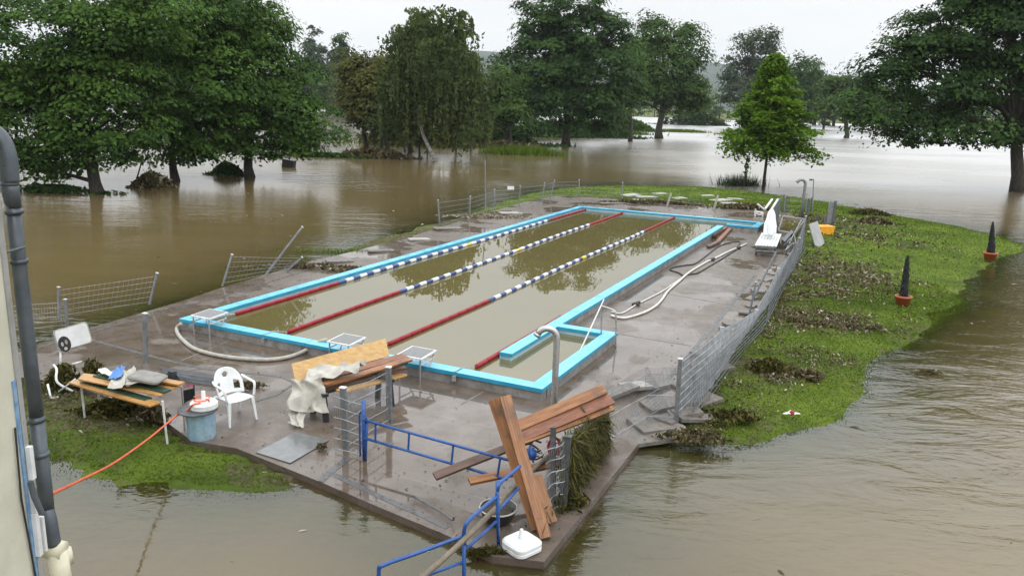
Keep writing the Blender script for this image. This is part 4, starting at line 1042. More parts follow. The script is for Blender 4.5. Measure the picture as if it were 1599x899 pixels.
def fpost(parent, base, top, w=.06, mat='galv', name='post', cap=True, origin=None):
    mb = MB(parent.location if origin is None else origin)
    m = frame(base, top, (0.3, 1, 0))
    L = (Vector(top)-Vector(base)).length
    hw = w/2
    vs = [m @ Vector((x, y, z)) for x in (-L/2, L/2) for (y, z) in ((-hw, -hw*.7), (hw, -hw*.7), (hw, hw*.7), (-hw, hw*.7))]
    mb.add(vs, [(3, 2, 1, 0), (4, 5, 6, 7)]+[(j, (j+1) % 4, 4+(j+1) % 4, 4+j) for j in range(4)])
    o = mb.build(name, M[mat], parent, .004)
    if cap:
        mb = MB(parent.location); q = m @ Vector((L/2+.008, 0, 0)); r3 = m.to_3x3()
        mb.box(q, (.016, w*1.15, w*.9), r3); mb.build('cap', M['whitemetal'] if mat == 'galv' else M[mat], parent)
    return o
def QP(px, py_base, px_top, py_top, z=0.0, dD=0.0):
    b = P(px, py_base, z); return b, Q(px_top, py_top, b.y+dD)
def fence(label, posts, panels, z=0.0, w=.06, group='stretches of damaged wire fence', nv=24, nh=6, mat='galv', rw=.005, ntop=1.0):
    """posts: (px,py_base,px_top,py_top,dD); panels: (i,j,lo,hi)"""
    pp = [QP(*q[:4], z=z, dD=(q[4] if len(q) > 4 else 0)) for q in posts]
    t = empty('wire_fence', pp[0][0], label, 'fence', group)
    for b, tp in pp: fpost(t, b, tp, w, mat)
    for (i, j, lo, hi) in panels:
        b0, t0 = pp[i]; b1, t1 = pp[j]
        wire_panel('mesh_panel', b0.lerp(t0, lo), b1.lerp(t1, lo), b0.lerp(t0, hi), b1.lerp(t1, hi), t, nv, nh, rw, origin=t.location)
    return t
FZ = -.03
fence('wire fence along the far left bank with a small white sign on it', [(687, 352, 684.5, 313), (733.5, 341, 735, 307), (773, 328, 772.7, 296), (811, 322, 813, 291), (847, 316, 851, 286), (859, 314, 866.5, 282), (905, 312, 905, 281)],
      [(i, i+1, .03, .95) for i in range(6)], FZ, nv=20, nh=5, rw=.0035)
mb = MB(); s0 = Q(798, 294, P(790, 325, 0).y-.05); mb.box((0, 0, 0), (.34, .01, .18)); o = mb.build('small_sign', M['white'], None, .004); o.location = s0; tag(o, 'small blank white sign hanging on the far left wire fence', 'sign')
t = fence('far end wire fence beyond the pool, one post left standing', [(972, 316, 972.7, 285.5)], [], FZ)
wire_panel('mesh_panel', P(905, 312), P(972, 316), Q(905, 290, P(905, 312).y), Q(972.5, 295, P(972, 316).y), t, 16, 4, .004, origin=t.location)
wire_panel('mesh_panel', P(972, 316), P(1100, 327), Q(972, 297, P(972, 316).y), Q(1100, 312, P(1100, 327).y), t, 16, 3, .004, origin=t.location)
b, tp = QP(758.8, 336, 758, 250); mb = MB(b); mb.tube([b, tp], .028, 8); one('thin_pole', mb, M['galv'], 'tall thin grey pole standing behind the left side of the pool', 'pole')
for (q, lb) in [((1042, 322, 1048.5, 302), 'pale leaning board post on the far lawn, the left one of two'), ((1115, 328, 1121.7, 305), 'pale leaning board post on the far lawn, the right one of two')]:
    b, tp = QP(*q); m_ = plank('fence_post', b, tp, .16, .08, M['slabwhite'], lb, 'fence post', group='toppled pale posts')
t = fence('wire fence panel behind the white sign board, wires hanging between leaning posts', [(92.6, 498, 92, 449), (234, 476, 246, 427)], [(0, 1, .05, .95)], 0, nv=20, nh=6, rw=.0035)
t = fence('short wire fence at the far left running off behind the downpipe', [(106, 512, 102.5, 468), (20, 520, 17, 474)], [(0, 1, .05, .95)], 0, nv=20, nh=6, rw=.0035)
t = fence('bent wire fence panel left of the pool between two tilted posts', [(348, 447, 363, 398), (447, 425, 472, 402)], [(0, 1, .05, .98)], 0, nv=16, nh=6, rw=.0035)
b, tp = QP(415, 430, 472.6, 355); fo = empty('slanting_pole', b, 'long grey pole slanting over the bent fence on the left bank', 'pole'); fpost(fo, b, tp, .06)
b, tp = QP(228, 567, 227, 490); fo = empty('fence_post', b, 'lone upright grey fence post on the deck left of the pool corner', 'fence post'); fpost(fo, b, tp, .085)
# left curb pieces: loose slabs on the left bank
def slab(px, py, sx, sy, rz, tilt, z=.03, t=.06, mat='slab', label=None, group=None, tx=0.0, ctr=None):
    mb = MB(); k = 1
    pts = [(-sx/2, -sy/2), (sx/2, -sy/2*random.uniform(.8, 1)), (sx/2*random.uniform(.85, 1), sy/2), (-sx/2*random.uniform(.9, 1), sy/2*random.uniform(.85, 1))]
    mb.prism(pts, -t/2, t/2); o = mb.build('paving_slab', M[mat], None, .006)
    o.location = P(px, py, z) if ctr is None else ctr; o.rotation_euler = (tx, tilt, rz)
    return tag(o, label, 'paving slab', group)
# right-hand fence: from the near post to the far end
t = fence('long crumpled mesh fence along the right side of the deck, bowed outward by the flood', [(1056, 662, 1063, 561), (1110, 608, 1128, 512, .5), (1165, 522, 1182, 484, .2), (1205, 470, 1216, 420, .3), (1240, 425, 1249, 372, 0), (1252, 392, 1259, 338, 0)],
          [(i, i+1, .02, .97) for i in range(5)], 0, .075, nv=70, nh=8, rw=.008, mat='galv')
pr = [(1063, 563, 1056, 655), (1128, 513, 1108, 612), (1180, 486, 1160, 530)]
wire_panel('mesh_panel', P(1080, 655, .05), P(1190, 520, .0), Q(1085, 590, P(1080, 655).y), Q(1200, 478, P(1190, 520).y), t, 50, 7, .006, 'galv_dark', origin=t.location, wob=.03)
wire_panel('mesh_panel', P(1190, 520, .0), P(1256, 400, 0), Q(1203, 465, P(1190, 520).y), Q(1258, 345, P(1256, 400).y), t, 70, 7, .006, 'galv_dark', origin=t.location, wob=.03)
0 and wire_panel('mesh_panel', P(1140, 560, .12), P(1240, 415, .1), P(1190, 545, .06), P(1262, 420, .1), t, 30, 5, .006, origin=t.location, wob=.08)
mb = MB(t.location); c = P(1056, 666, .02); mb.lathe(c+Vector((0, 0, -.28)), [(.17, 0), (.18, .2), (.17, .28), (.12, .30)], 12); mb.build('concrete_foot', M['concrete'], t)
# see-through panel between weeds and the big post
D1, D2 = P(952, 692, 0).y, P(1052, 660, 0).y
t = empty('wire_fence', P(952, 692, 0), 'pale see-through mesh panel tilted between the weed-hung fence and the big right post', 'fence', 'stretches of damaged wire fence')
wire_panel('mesh_panel', P(952, 695, 0), P(1046, 640, 0), Q(948, 607, D1-.05), Q(1012, 572, D1+.95), t, 40, 3, .006, origin=t.location)
wire_panel('mesh_panel', P(1010, 660, 0), P(1056, 662, 0), Q(1008, 574, D1+.95), Q(1062, 574, D2), t, 26, 3, .006, origin=t.location)
for a, b in [((955, 640), (1035, 590)), ((950, 672), (1010, 612)), ((955, 690), (1020, 640))]:
    pass
b, tp = QP(1172, 490, 1213, 393); mb = MB(b); mb.tube([b+Vector((0, 0, .3)), tp], .03, 8); one('slanting_pole', mb, M['galv'], 'grey tube slanting over the right fence below the white bench', 'pole')
for (q, lb) in [((1128, 560, 1128, 513), 'short tilted post leaning out of the right fence below the slanting tube'), ((1163, 515, 1180, 487), 'thick stub of a post bent over on the right fence')]:
    b, tp = QP(*q); fo = empty('fence_post', b, lb, 'fence post'); fpost(fo, b, tp, .09, 'galv_dark')
b = P(1168, 505, .1); fo = empty('fence_post', b, 'thin forked post standing between deck and right fence', 'fence post'); fpost(fo, b, Q(1181, 441, b.y), .05)
# near fence with hanging weeds
t = empty('wire_fence', P(884, 792, 0), 'near mesh fence hung with weeds beside the stacked planks', 'fence', 'stretches of damaged wire fence')
pA, tA = P(880, 795, 0), Q(887, 682, P(880, 795, 0).y); pB, tB = P(943, 700, 0), Q(948, 640, P(943, 700, 0).y)
fpost(t, pA, tA, .10, 'galv_dark'); fpost(t, pB, tB, .08, 'galv_dark')
pA2 = P(868, 812, 0); fpost(t, pA2+Vector((-.02, .35, 0)), tA+Vector((-.18, .32, -.02)), .07, 'galv_dark')
wire_panel('mesh_panel', pA, pB, tA, tB, t, 40, 6, .005, origin=t.location)
wire_panel('mesh_panel', P(852, 806, 0), pA, Q(853, 700, P(852, 806, 0).y), tA, t, 14, 6, .005, origin=t.location, wob=.03)
def weeds(name, label, pA, pB, tA, tB, n, seed=1):
    rng = np.random.default_rng(seed)
    u = rng.random(n); vv = 1-rng.random(n)**1.1*.92
    vv = np.where(u > .0, vv, vv); lowcut = .15+.35*vnoise(u*6, u*0+3, 1.0, 4)
    vv = np.maximum(vv, lowcut)
    a = np.array(pA)[None]*(1-u[:, None])+np.array(pB)[None]*u[:, None]; b = np.array(tA)[None]*(1-u[:, None])+np.array(tB)[None]*u[:, None]
    nrm = np.cross(np.array(pB)-np.array(pA), [0, 0, 1]); nrm = nrm/np.linalg.norm(nrm)
    p = a*(1-vv[:, None])+b*vv[:, None]+nrm*rng.normal(size=n)[:, None]*.035
    L = .10+.22*rng.random(n); w = .006+.010*rng.random(n)
    d = np.stack([rng.normal(size=n)*.35, rng.normal(size=n)*.35, -np.ones(n)], -1); e = np.array(pB)-np.array(pA); e = e/np.linalg.norm(e)
    sidev = e[None]*np.cos(rng.random(n)*1.5)[:, None]+nrm[None]*rng.normal(size=n)[:, None]*.5
    wild = rng.random(n) < .4; d[wild] = rng.normal(size=(wild.sum(), 3)); L = np.where(wild, L*.45, L); q = p+d*L[:, None]; md = p+d*L[:, None]*.5
    v = np.stack([p, md-sidev*w[:, None], q, md+sidev*w[:, None]], 1).reshape(-1, 3)
    o = np_mesh(name, v, 4, M['weed'], tint=rng.random(n)); COL.objects.link(o); return tag(o, label, 'weeds', kind='stuff')
M['weed'] = leafmat('river_weed', (0.125, 0.11, 0.032), (0.014, 0.018, 0.007), 0.1, .4)
weeds('hanging_weeds', 'thick mat of olive brown weeds caught on the near mesh fence', pA, pB, tA, tB, 9000)
weeds('hanging_weeds', 'tangle of twigs on the lower mesh by the plank ends', P(850, 808, 0), pA, P(850, 808, .3), pA+Vector((0, 0, .35)), 110, 2)

# fence by the plank bench with the small side leaf
b1, t1 = P(541, 703), Q(536, 606, P(541, 703).y); b2, t2 = P(609, 660), Q(607, 574, P(609, 660).y)
t = empty('wire_fence', b1, 'low mesh fence in front of the plank bench, joined to the blue gate', 'fence', 'stretches of damaged wire fence')
for b, tp in ((b1, t1), (b2, t2)):
    fpost(t, b, tp, .09, 'galv')
wire_panel('mesh_panel', b1, b2, t1-Vector((0, 0, .02)), t2-Vector((0, 0, .02)), t, 34, 5, .005, origin=t.location)
wire_panel('mesh_panel', P(524, 704), P(567, 716), Q(521, 614, P(524, 704).y), Q(566, 628, P(567, 716).y), t, 16, 6, .005, origin=t.location)
# flat fallen mesh by the chair
t = empty('fallen_mesh', P(320, 590), 'dark mesh fence panel lying flat on the deck behind the white chair', 'mesh panel')
wire_panel('mesh_panel', P(262, 588, .04), P(392, 612, .03), P(250, 572, .05), P(350, 588, .06), t, 40, 8, .007, 'galv_dark', origin=t.location)
wire_panel('mesh_panel', P(262, 592, .10), P(382, 610, .03), P(262, 578, .22), P(372, 596, .06), t, 40, 3, .006, 'galv_dark', origin=t.location)
leaf_heap('washed_up_leaves', 'dark wet leaves lying right of the white chair on the deck', 'leaf heap', 388, 606, .45, .16, .10, 500, M['deadleaf'], .05, 0)

# --- blue gate and stair rail
bl = M['blue']
bg0 = P(570, 718)
t = empty('blue_gate', bg0, 'low blue tubular gate across the deck entrance', 'gate')
D0, D1_ = bg0.y, 10.25
gt0, gb0 = Q(566, 655, D0), Q(566, 683, D0); gt1, gb1 = Q(797, 719, D1_), Q(792, 749, D1_)
mb = MB(bg0); mb.sm = True; mb.tube([gt0, gt1], .021, 10); mb.build('top_rail', bl, t)
mb = MB(bg0); mb.sm = True; mb.tube([gb0, gb1], .021, 10); mb.build('bottom_rail', bl, t)
for f in (.10, .34, .64, .94):
    mb = MB(bg0); mb.tube([gt0.lerp(gt1, f), gb0.lerp(gb1, f)], .016, 8); mb.build('bar', bl, t)
mb = MB(bg0); mb.sm = True; mb.tube([bg0, Q(568, 626, D0)], .035, 12); mb.build('post', bl, t)
mb = MB(bg0); mb.sm = True; mb.tube([P(571, 720), Q(574, 652, D0)], .02, 10); mb.tube(spline([Q(563, 712, D0+.05), Q(562, 655, D0+.05), Q(563, 645, D0+.05), Q(568, 640, D0)], 5), .014, 8); mb.build('hinge', bl, t)
t = empty('stair_rail', P(779, 855), 'blue tubular handrail stepping down into the water beside the white parasol base', 'handrail')
o = t.location; Dp2 = o.y; Dp1 = 8.55; Dp0 = 8.35
mb = MB(o); mb.sm = True; mb.tube([P(779, 856), Q(777, 752, Dp2)], .024, 10); mb.tube([Q(725, 960, Dp1), Q(725, 832, Dp1)], .024, 10); mb.tube([P(779, 856), P(779, 856)+Vector((0, 0, .012))], .05, 10); mb.build('post', bl, t)
mb = MB(o); mb.sm = True
mb.tube(spline([Q(726, 850, Dp1), Q(725, 830, Dp1), Q(731, 814, Dp1+.02), Q(750, 797, Dp1+.22), Q(777, 774, Dp2)], 6), .024, 10)
mb.tube(spline([Q(777, 790, Dp2), Q(777, 770, Dp2), Q(781, 755, Dp2+.02), Q(797, 741, Dp2+.3), Q(812, 728, Dp2+.55)], 6), .024, 10)
mb.tube(spline([Q(592, 960, Dp0-.2), Q(592, 893, Dp0-.2), Q(600, 882, Dp0-.2), Q(650, 864, Dp0), Q(724, 837, Dp1)], 6), .024, 10)
mb.build('handrail_tube', bl, t)
mb = MB(o); mb.sm = True
mb.tube([Q(727, 858, Dp1), Q(778, 812, Dp2)], .019, 10); mb.tube([Q(779, 797, Dp2), Q(810, 762, Dp2+.45)], .019, 10); mb.tube([Q(640, 908, Dp0), Q(724, 877, Dp1)], .019, 10)
mb.build('lower_rail', bl, t)
mb = MB(Q(770, 820, 8.9)); mb.sm = True
mb.tube(spline([Q(655, 905, 8.0), Q(690, 875, 8.2), Q(730, 838, 8.5), Q(775, 793, 9.35), Q(805, 760, 9.95), Q(855, 714, 10.75), Q(885, 694, 11.2)], 5), [.045, .05, .052, .05]+[.05]*23+[.045]*4 if False else .034, 10)
one('fat_hose', mb, M['muddyhose'], 'thick muddy grey hose lying along the blue handrail', 'hose')

# --- loose wood by the stairs
wd, wr, wk = M['wood'], M['woodred'], M['wooddark']
G = 'orange planks piled by the stairs'
upn = Vector((.25, -1, .25))
plank('plank', P(852, 840, .02), Q(789, 619, 10.3), .155, .07, wd, 'upright leaning orange plank, the front one of the leaning pair', up=upn, group=G)
plank('plank', P(841, 828, .02)+Vector((.0, .03, 0)), Q(773, 624, 10.42), .15, .11, wd, 'upright leaning orange plank with a dark end, left one of the leaning pair', up=Vector((-.35, -1, .25)), group=G)
plank('plank', P(864, 822, .05)+Vector((0, .10, 0)), Q(838, 742, 9.95), .13, .05, wd, 'short plank tucked behind the foot of the leaning pair', up=upn, group=G)
uph = Vector((.1, -.6, .8))
plank('plank', Q(806, 668, 10.55), Q(943, 609, 11.7), .17, .07, wd, 'topmost bright orange plank of the sloping pile by the shower', up=uph, group=G)
plank('plank', Q(806, 678, 10.5), Q(950, 618, 11.7), .15, .045, wk, 'dark plank directly under the topmost bright one of the sloping pile', up=uph, group=G)
plank('plank', Q(812, 683, 10.42), Q(955, 623, 11.65), .18, .045, wr, 'red-brown plank in the middle of the sloping pile', up=uph, group=G)
plank('plank', Q(880, 655, 11.2), Q(954, 632, 11.6), .10, .04, M['woodlight'], 'short pale plank on the underside of the sloping pile', up=uph, group=G)
plank('plank', Q(815, 688, 10.4), Q(955, 636, 11.6), .15, .045, wd, 'lowest orange plank of the sloping pile', up=uph, group=G)
plank('plank', Q(679, 744, 10.2), Q(830, 685, 10.95), .13, .045, wk, 'long dark plank sticking out left over the blue gate', up=Vector((0, -.4, .9)), group=G)
plank('plank', Q(733, 752, 10.2), Q(878, 722, 10.75), .13, .045, wd, 'low orange plank hanging over the deck under the blue gate end', up=Vector((0, -.3, .95)), group=G)
# bikes? no: tangle of metal and pink cord behind the planks
mb = MB(Q(845, 705, 10.9)); 
for i in range(26):
    a = Q(820+random.random()*60, 690+random.random()*35, 10.7+random.random()*.4); b = a+Vector((random.uniform(-.25, .25), random.uniform(-.2, .2), random.uniform(-.15, .12)))
    mb.tube([a, (a+b)/2+Vector((0, 0, random.uniform(-.05, .05))), b], random.choice([.008, .014]), 6)
one('scrap_metal', mb, M['black'], 'dark tangle of twisted metal bars behind the leaning planks', 'scrap metal')
c = Q(866, 697, 10.6); mb = MB(c); mb.sm = True
for k in range(4):
    mb.tube([c+Vector(((.07+.01*k)*math.cos(a*.5), .03*math.sin(a*.3+k), (.11+.01*k)*math.sin(a*.5))) for a in range(13)], .009, 6)
mb.tube([c+Vector((0, 0, .05)), c+Vector((.15, 0, .06)), c+Vector((.25, 0, .02))], .01, 6)
one('magenta_cord', mb, M['pink'], 'coiled magenta cord hanging behind the leaning planks', 'cord')
c = Q(829, 707, 10.5); mb = MB(c); mb.sm = True; mb.lathe(c-Vector((0, 0, .09)), [(.05, 0), (.085, .03), (.085, .12), (.03, .16), (.025, .2)], 14)
one('blue_canister', mb, M['blue'], 'small blue canister wedged behind the leaning planks', 'canister')
# bowl
c = P(778, 815, 0); mb = MB(c); mb.sm = True; mb.lathe(c, [(.13, 0), (.20, .08), (.245, .19), (.255, .20), (.255, .22), (.235, .22), (.20, .14), (.15, .12)], 28)
b_ = one('plant_bowl', mb, M['black'], 'dark round plant bowl filled with soil under the handrail', 'plant bowl')
mb = MB(c); mb.sm = True; mb.tube([c+Vector((.248*math.cos(a*.2618), .248*math.sin(a*.2618), .215)) for a in range(25)], .012, 6, False); mb.build('rim', M['hose'], b_).location = (0, 0, 0)
mb = MB(c); mb.lathe(c+Vector((0, 0, .13)), [(.20, 0), (.19, .035), (.05, .05)], 20); mb.build('soil', M['soil'], b_).location = (0, 0, 0)
# white parasol base
def rsq(w, rr, z, n=6):
    out = []
    for (sx, sy, a0) in ((1, 1, 0), (-1, 1, 90), (-1, -1, 180), (1, -1, 270)):
        for i in range(n+1):
            a = math.radians(a0+90*i/n); out.append((sx*(w-rr)+rr*math.cos(a), sy*(w-rr)+rr*math.sin(a), z))
    return out
def rs_stack(mb, levels, c, rot):
    m = Matrix.Rotation(rot, 3, 'Z'); vs = []; n = 28
    for (w, rr, z) in levels: vs += [m @ Vector(p)+c for p in rsq(w, rr, z)]
    k = len(levels)
    mb.add(vs, [(i*n+j, i*n+(j+1) % n, (i+1)*n+(j+1) % n, (i+1)*n+j) for i in range(k-1) for j in range(n)]+[tuple(range(n-1, -1, -1)), tuple((k-1)*n+j for j in range(n))])
c = P(815, 858, 0.002)
mb = MB(c); mb.sm = False; rs_stack(mb, [(.18, .09, 0), (.205, .10, .02), (.205, .10, .055), (.195, .095, .062), (.195, .095, .07), (.205, .10, .078), (.205, .10, .115), (.185, .09, .138), (.08, .06, .155)], c, .72)
pb_ = one('parasol_base', mb, M['white'], 'square white plastic parasol base on the deck corner by the water', 'parasol base')
mb = MB(c); mb.sm = True; mb.lathe(c+Vector((-.01, .01, .148)), [(.045, 0), (.03, .02), (.026, .10), (.022, .105), (.022, .13)], 16); mb.build('socket', M['white'], pb_).location = (0, 0, 0)

# --- showers
def shower(label, base, apex_px, nozzle_px, r, D=None, mat='stainless'):
    B = base; t = empty('outdoor_shower', B, label, 'shower')
    ax = Q(*apex_px, B.y); nz = Q(*nozzle_px, B.y); nz.y -= .0
    H = ax.z; d = nz-ax; h = Vector((d.x, 0, 0)); w = abs(nz.x-B.x)
    s = 1 if nz.x > B.x else -1
    pts = [B, B+Vector((0, 0, H*.5)), B+Vector((0, 0, H-w*.55))]
    cx = B.x+s*w*.5
    for i in range(1, 13):
        a = math.pi*(1-i/12)*1.0
        pts.append(Vector((cx-s*math.cos(math.pi*i/14)*w*.5, B.y, H-w*.5+math.sin(math.pi*i/14)*w*.5)))
    mb = MB(B); mb.sm = True; mb.tube(pts, r, 16); mb.build('shower_pipe', M[mat], t)
    e = pts[-1]; e2 = e+(e-pts[-2]).normalized()*.05
    mb = MB(B); mb.sm = True; mb.tube([e, e2], r*1.12, 16); mb.build('shower_head', M[mat], t)
    mb = MB(B); mb.sm = True; mb.lathe(B, [(r*2.2, 0), (r*2.2, .012), (r*1.1, .016)], 20); mb.build('foot_plate', M[mat], t)
shower('tall stainless shower pipe with a hooked top behind the sloping planks', P(862, 712), (852, 513), (839, 530), .05)
shower('hooked shower pipe standing by the foot basin at the far right corner of the deck', P(1252, 342), (1252, 281), (1245, 286), .075, mat='galv')

# --- pool hand rails and stick
t = empty('pool_handrail', UV(PD-.1, PW-.6, CZ), 'bent stainless handrail at the corner of the shallow basin', 'handrail')
mb = MB(t.location); mb.sm = True
a, a2 = P(939.5, 521, CZ), Q(939.5, 480, P(939.5, 521, CZ).y); b, b2 = P(962, 543, 0), Q(962, 487, P(962, 543, 0).y)
mb.tube(spline([a, a.lerp(a2, .6), a2, a2.lerp(b2, .12)+Vector((0, 0, .03)), a2.lerp(b2, .8)+Vector((0, 0, .02)), b2.lerp(b, .08), b2.lerp(b, .5), b], 5), .02, 10); mb.build('rail_tube', M['stainless'], t)
a = P(897, 556, WZ); b = Q(943.5, 468, P(940, 520, CZ).y+.1); mb = MB(a); mb.tube([a-Vector((0, 0, .2)), b], .016, 8)
one('pool_stick', mb, M['whitemetal'], 'thin white stick leaning out of the shallow basin against the handrail', 'stick')
lad = empty('pool_ladder_rail', P(925, 650, 0), 'x', 'y'); bpy.data.objects.remove(lad)

# --- hoses on the deck
def hose(label, pts, r, mat, z=None, name='hose', n=7):
    pp = [(P(x, y, r) if len(q) == 2 else P(x, y, q[2])) for q in pts for (x, y) in [q[:2]]]
    mb = MB(pp[0]); mb.sm = True; mb.tube(spline(pp, n), r, 8); return one(name, mb, mat, label, 'hose')
hose('thick pale hose curving over the deck from the left pool corner', [(283, 506, .2), (277, 512, .08), (278, 521), (288, 533), (305, 545), (335, 554), (375, 560), (415, 562), (445, 559), (468, 552, .05), (488, 541, .16), (502, 533, .27), (512, 531, .30)], .045, M['hose'])
z6 = lambda L: [(980+x/4.996, 340+y/4.996) for x, y in L]
hose('wide white hose running along the right deck from the handrail towards the bench', [(955, 493), (966, 496)]+z6([(0, 780), (130, 740), (220, 690), (270, 640), (320, 570), (400, 500), (480, 430), (560, 380), (640, 335), (700, 310), (780, 270), (860, 235), (930, 205)]), .034, M['hosewhite'])
hose('thin pale hose lying left of the wide white hose', [(955, 487), (972, 489), (994, 476), (1012, 467), (1035, 455), (1050, 445), (1068, 432)], .02, M['hosewhite'])
hose('dark thin hose looped around the wide white hose on the deck', z6([(440, 455), (400, 430), (335, 408), (360, 388), (450, 372), (530, 358), (620, 295), (690, 240), (760, 205), (830, 190), (878, 190), (870, 215), (850, 240)]), .022, M['black'])
hose('second dark hose hugging the right side of the wide white hose', z6([(450, 450), (500, 440), (550, 430), (640, 380), (740, 320), (860, 245)]), .022, M['black'])
for k, (x, y) in enumerate([(994, 474), (1112, 405), (1153, 387)]):
    c = P(x, y, .05); mb = MB(c); mb.sm = True; mb.tube([c-Vector((.10, .08, .02)), c+Vector((.10, .08, .01))], .05, 10); mb.tube([c, c+Vector((.05, -.12, -.01))], .03, 8)
    one('hose_coupling', mb, M['black'], ['black coupling on the thin pale hose near the handrail', 'black coupling in the middle of the wide white hose', 'black coupling at the bench end of the wide white hose'][k], 'hose coupling')
# brushes / dark planks by far end of the inner wall
for k, (a, b, m_, lb) in enumerate([((1136, 355), (1110, 370), wr, 'reddish plank on the deck nearest the far blue wall end'), ((1141, 357), (1122, 377), wr, 'reddish plank, the right one of the short pair near the far wall end'), ((1124, 377), (1106, 386), wk, 'black short board on the deck in front of the reddish planks')]):
    plank('plank', P(*a, .10), P(*b, .06), .16, .08, m_, lb, group='short planks near the far end of the pool')
leaf_heap('leaf_clump', 'small dark clump of leaves between the reddish planks and the far wall', 'leaf heap', 1112, 373, .22, .22, .14, 260, M['deadleaf'], .07, 0)

# --- far right corner: bench, closed parasol, upturned table, basin, panel, posts
t = empty('slatted_bench', P(1196, 396), 'white slatted bench seat with dark frame at the far end of the right deck', 'bench')
o = t.location; Dn = P(1195, 397).y
c4 = [P(1178.7, 384, .42), P(1213.7, 386, .42), P(1221, 367, .42), P(1189.6, 365, .42)]
for k in range(7):
    f0, f1 = k/7+.01, (k+1)/7-.012; mb = MB(o)
    q = [c4[0].lerp(c4[1], f0), c4[0].lerp(c4[1], f1), c4[3].lerp(c4[2], f1), c4[3].lerp(c4[2], f0)]
    mb.hexa(q, [v+Vector((0, 0, .03)) for v in q]); mb.build('slat', M['white'], t)
for (u, v) in ((.08, .1), (.92, .1), (.92, .9), (.08, .9)):
    a = c4[0].lerp(c4[1], u).lerp(c4[3].lerp(c4[2], u), v); mb = MB(o); mb.tube([a, Vector((a.x, a.y, 0))], .035, 8); mb.build('leg', M['galv_dark'], t)
mb = MB(o); mb.tube([c4[0].lerp(c4[1], .05)-Vector((0, 0, .2)), c4[0].lerp(c4[1], .95)-Vector((0, 0, .2))], .05, 8); mb.tube([c4[0].lerp(c4[1], .05)-Vector((0, 0, .06)), c4[0].lerp(c4[1], .95)-Vector((0, 0, .06))], .03, 8); mb.build('frame', M['galv_dark'], t)
# closed parasol leaning
a = c4[0].lerp(c4[2], .5)+Vector((0, 0, .04)); b = Q(1206, 325, a.y+.7)
t = empty('closed_parasol', a, 'closed white parasol leaning upright behind the slatted bench', 'parasol')
mb = MB(a); mb.sm = True; mb.tube([a-Vector((0, 0, .05)), b+(b-a)*.04], .02, 8); mb.build('pole', M['whitemetal'], t)
mb = MB(a); vs = []; nn = 14; K = 9; ax = (b-a)
m_ = frame(a, b).to_3x3()
for i in range(K):
    f = i/(K-1); rr = [.16, .20, .22, .20, .17, .17, .14, .10, .04][i]
    for j in range(nn):
        an = 2*math.pi*j/nn; r2 = rr*(1+.28*(1 if j % 2 else -1)*(1-f*.6)+.1*math.sin(i*2+j))
        vs.append(a+ax*(.10+.88*f)+m_ @ Vector((0, math.cos(an)*r2, math.sin(an)*r2)))
mb.add(vs, [(i*nn+j, i*nn+(j+1) % nn, (i+1)*nn+(j+1) % nn, (i+1)*nn+j) for i in range(K-1) for j in range(nn)]+[tuple(range(nn-1, -1, -1)), tuple((K-1)*nn+j for j in range(nn))])
mb.build('folded_cloth', M['white'], t)
# upturned table on its edge
a = P(1210, 365, 0); Dt = a.y
t = empty('upturned_table', a, 'grey table standing on its edge behind the closed parasol, white trestles on its rim', 'table')
q0, q1, q2, q3 = Q(1203, 366, Dt-.2), Q(1213, 358, Dt+1.5), Q(1220, 308, Dt+1.5), Q(1203, 326, Dt-.2)
n_ = (q1-q0).cross(q3-q0).normalized()*.03
mb = MB(a); mb.hexa([q0, q1, q2, q3], [q0+n_, q1+n_, q2+n_, q3+n_]); mb.build('tabletop', M['galv_dark'], t)
for k, (x0, y0, x1, y1) in enumerate([(1195, 327, 1206, 312), (1206, 326, 1215, 312)]):
    mb = MB(a); mb.tube([Q(x0, y0, Dt), Q(x1, y1, Dt+1)], .05, 8); mb.build('trestle_bar', M['whitemetal'], t)
mb = MB(P(1190, 335, 0)); D_ = P(1190, 338).y
for L in [[(1180, 327), (1181, 331), (1192, 333)], [(1183, 319), (1195, 328)], [(1180, 333), (1186, 336), (1193, 334)], [(1179, 330), (1180, 345)], [(1190, 334), (1193, 345)]]:
    mb.tube([Q(x, y, D_) for x, y in L], .045, 8)
one('bent_chair_frame', mb, M['whitemetal'], 'white bent tubular chair frame lying on the far coping', 'chair frame')
# foot basin
q = [P(1214, 366), P(1240, 371), P(1259, 347), P(1222, 342)]
t = empty('foot_basin', q[0], 'small brown foot basin with concrete rims behind the bench', 'basin')
cc = (q[0]+q[1]+q[2]+q[3])/4; mb = MB(q[0])
for i in range(4):
    a, b = q[i], q[(i+1) % 4]; ai, bi = a+(cc-a)*.12, b+(cc-b)*.12; z = Vector((0, 0, .16+i*.004))
    mb.hexa([a, b, bi, ai], [a+z, b+z, bi+z, ai+z])
mb.build('rim', M['concrete'], t)
mb = MB(q[0]); mb.add([v+(cc-v)*.06+Vector((0, 0, .09)) for v in q], [(0, 1, 2, 3)]); w_ = mb.build('basin_water', M['poolwater'], t)
at = w_.data.attributes.new('depth', 'FLOAT', 'POINT'); at.data.foreach_set('value', [1.]*4)
a = P(1230, 378, 0); mb = MB(a); mb.hexa([P(1221, 374), P(1226, 378), P(1240, 362), P(1236, 359)], [P(1221, 374, .35), P(1226, 378, .35), P(1240, 362, .35), P(1236, 359, .35)])
one('concrete_block', mb, M['galv_dark'], 'dark slanting beam between bench and foot basin', 'beam')
mb = MB(P(1240, 390)); 
for L in [[(1223, 385), (1236, 372)], [(1226, 392), (1240, 380)], [(1225, 380), (1240, 382)], [(1228, 391), (1240, 366)], [(1240, 366), (1246, 392)], [(1243, 360), (1252, 344)]]:
    mb.tube([P(L[0][0], L[0][1], .1), P(L[1][0], L[1][1], .35)], .03, 6)
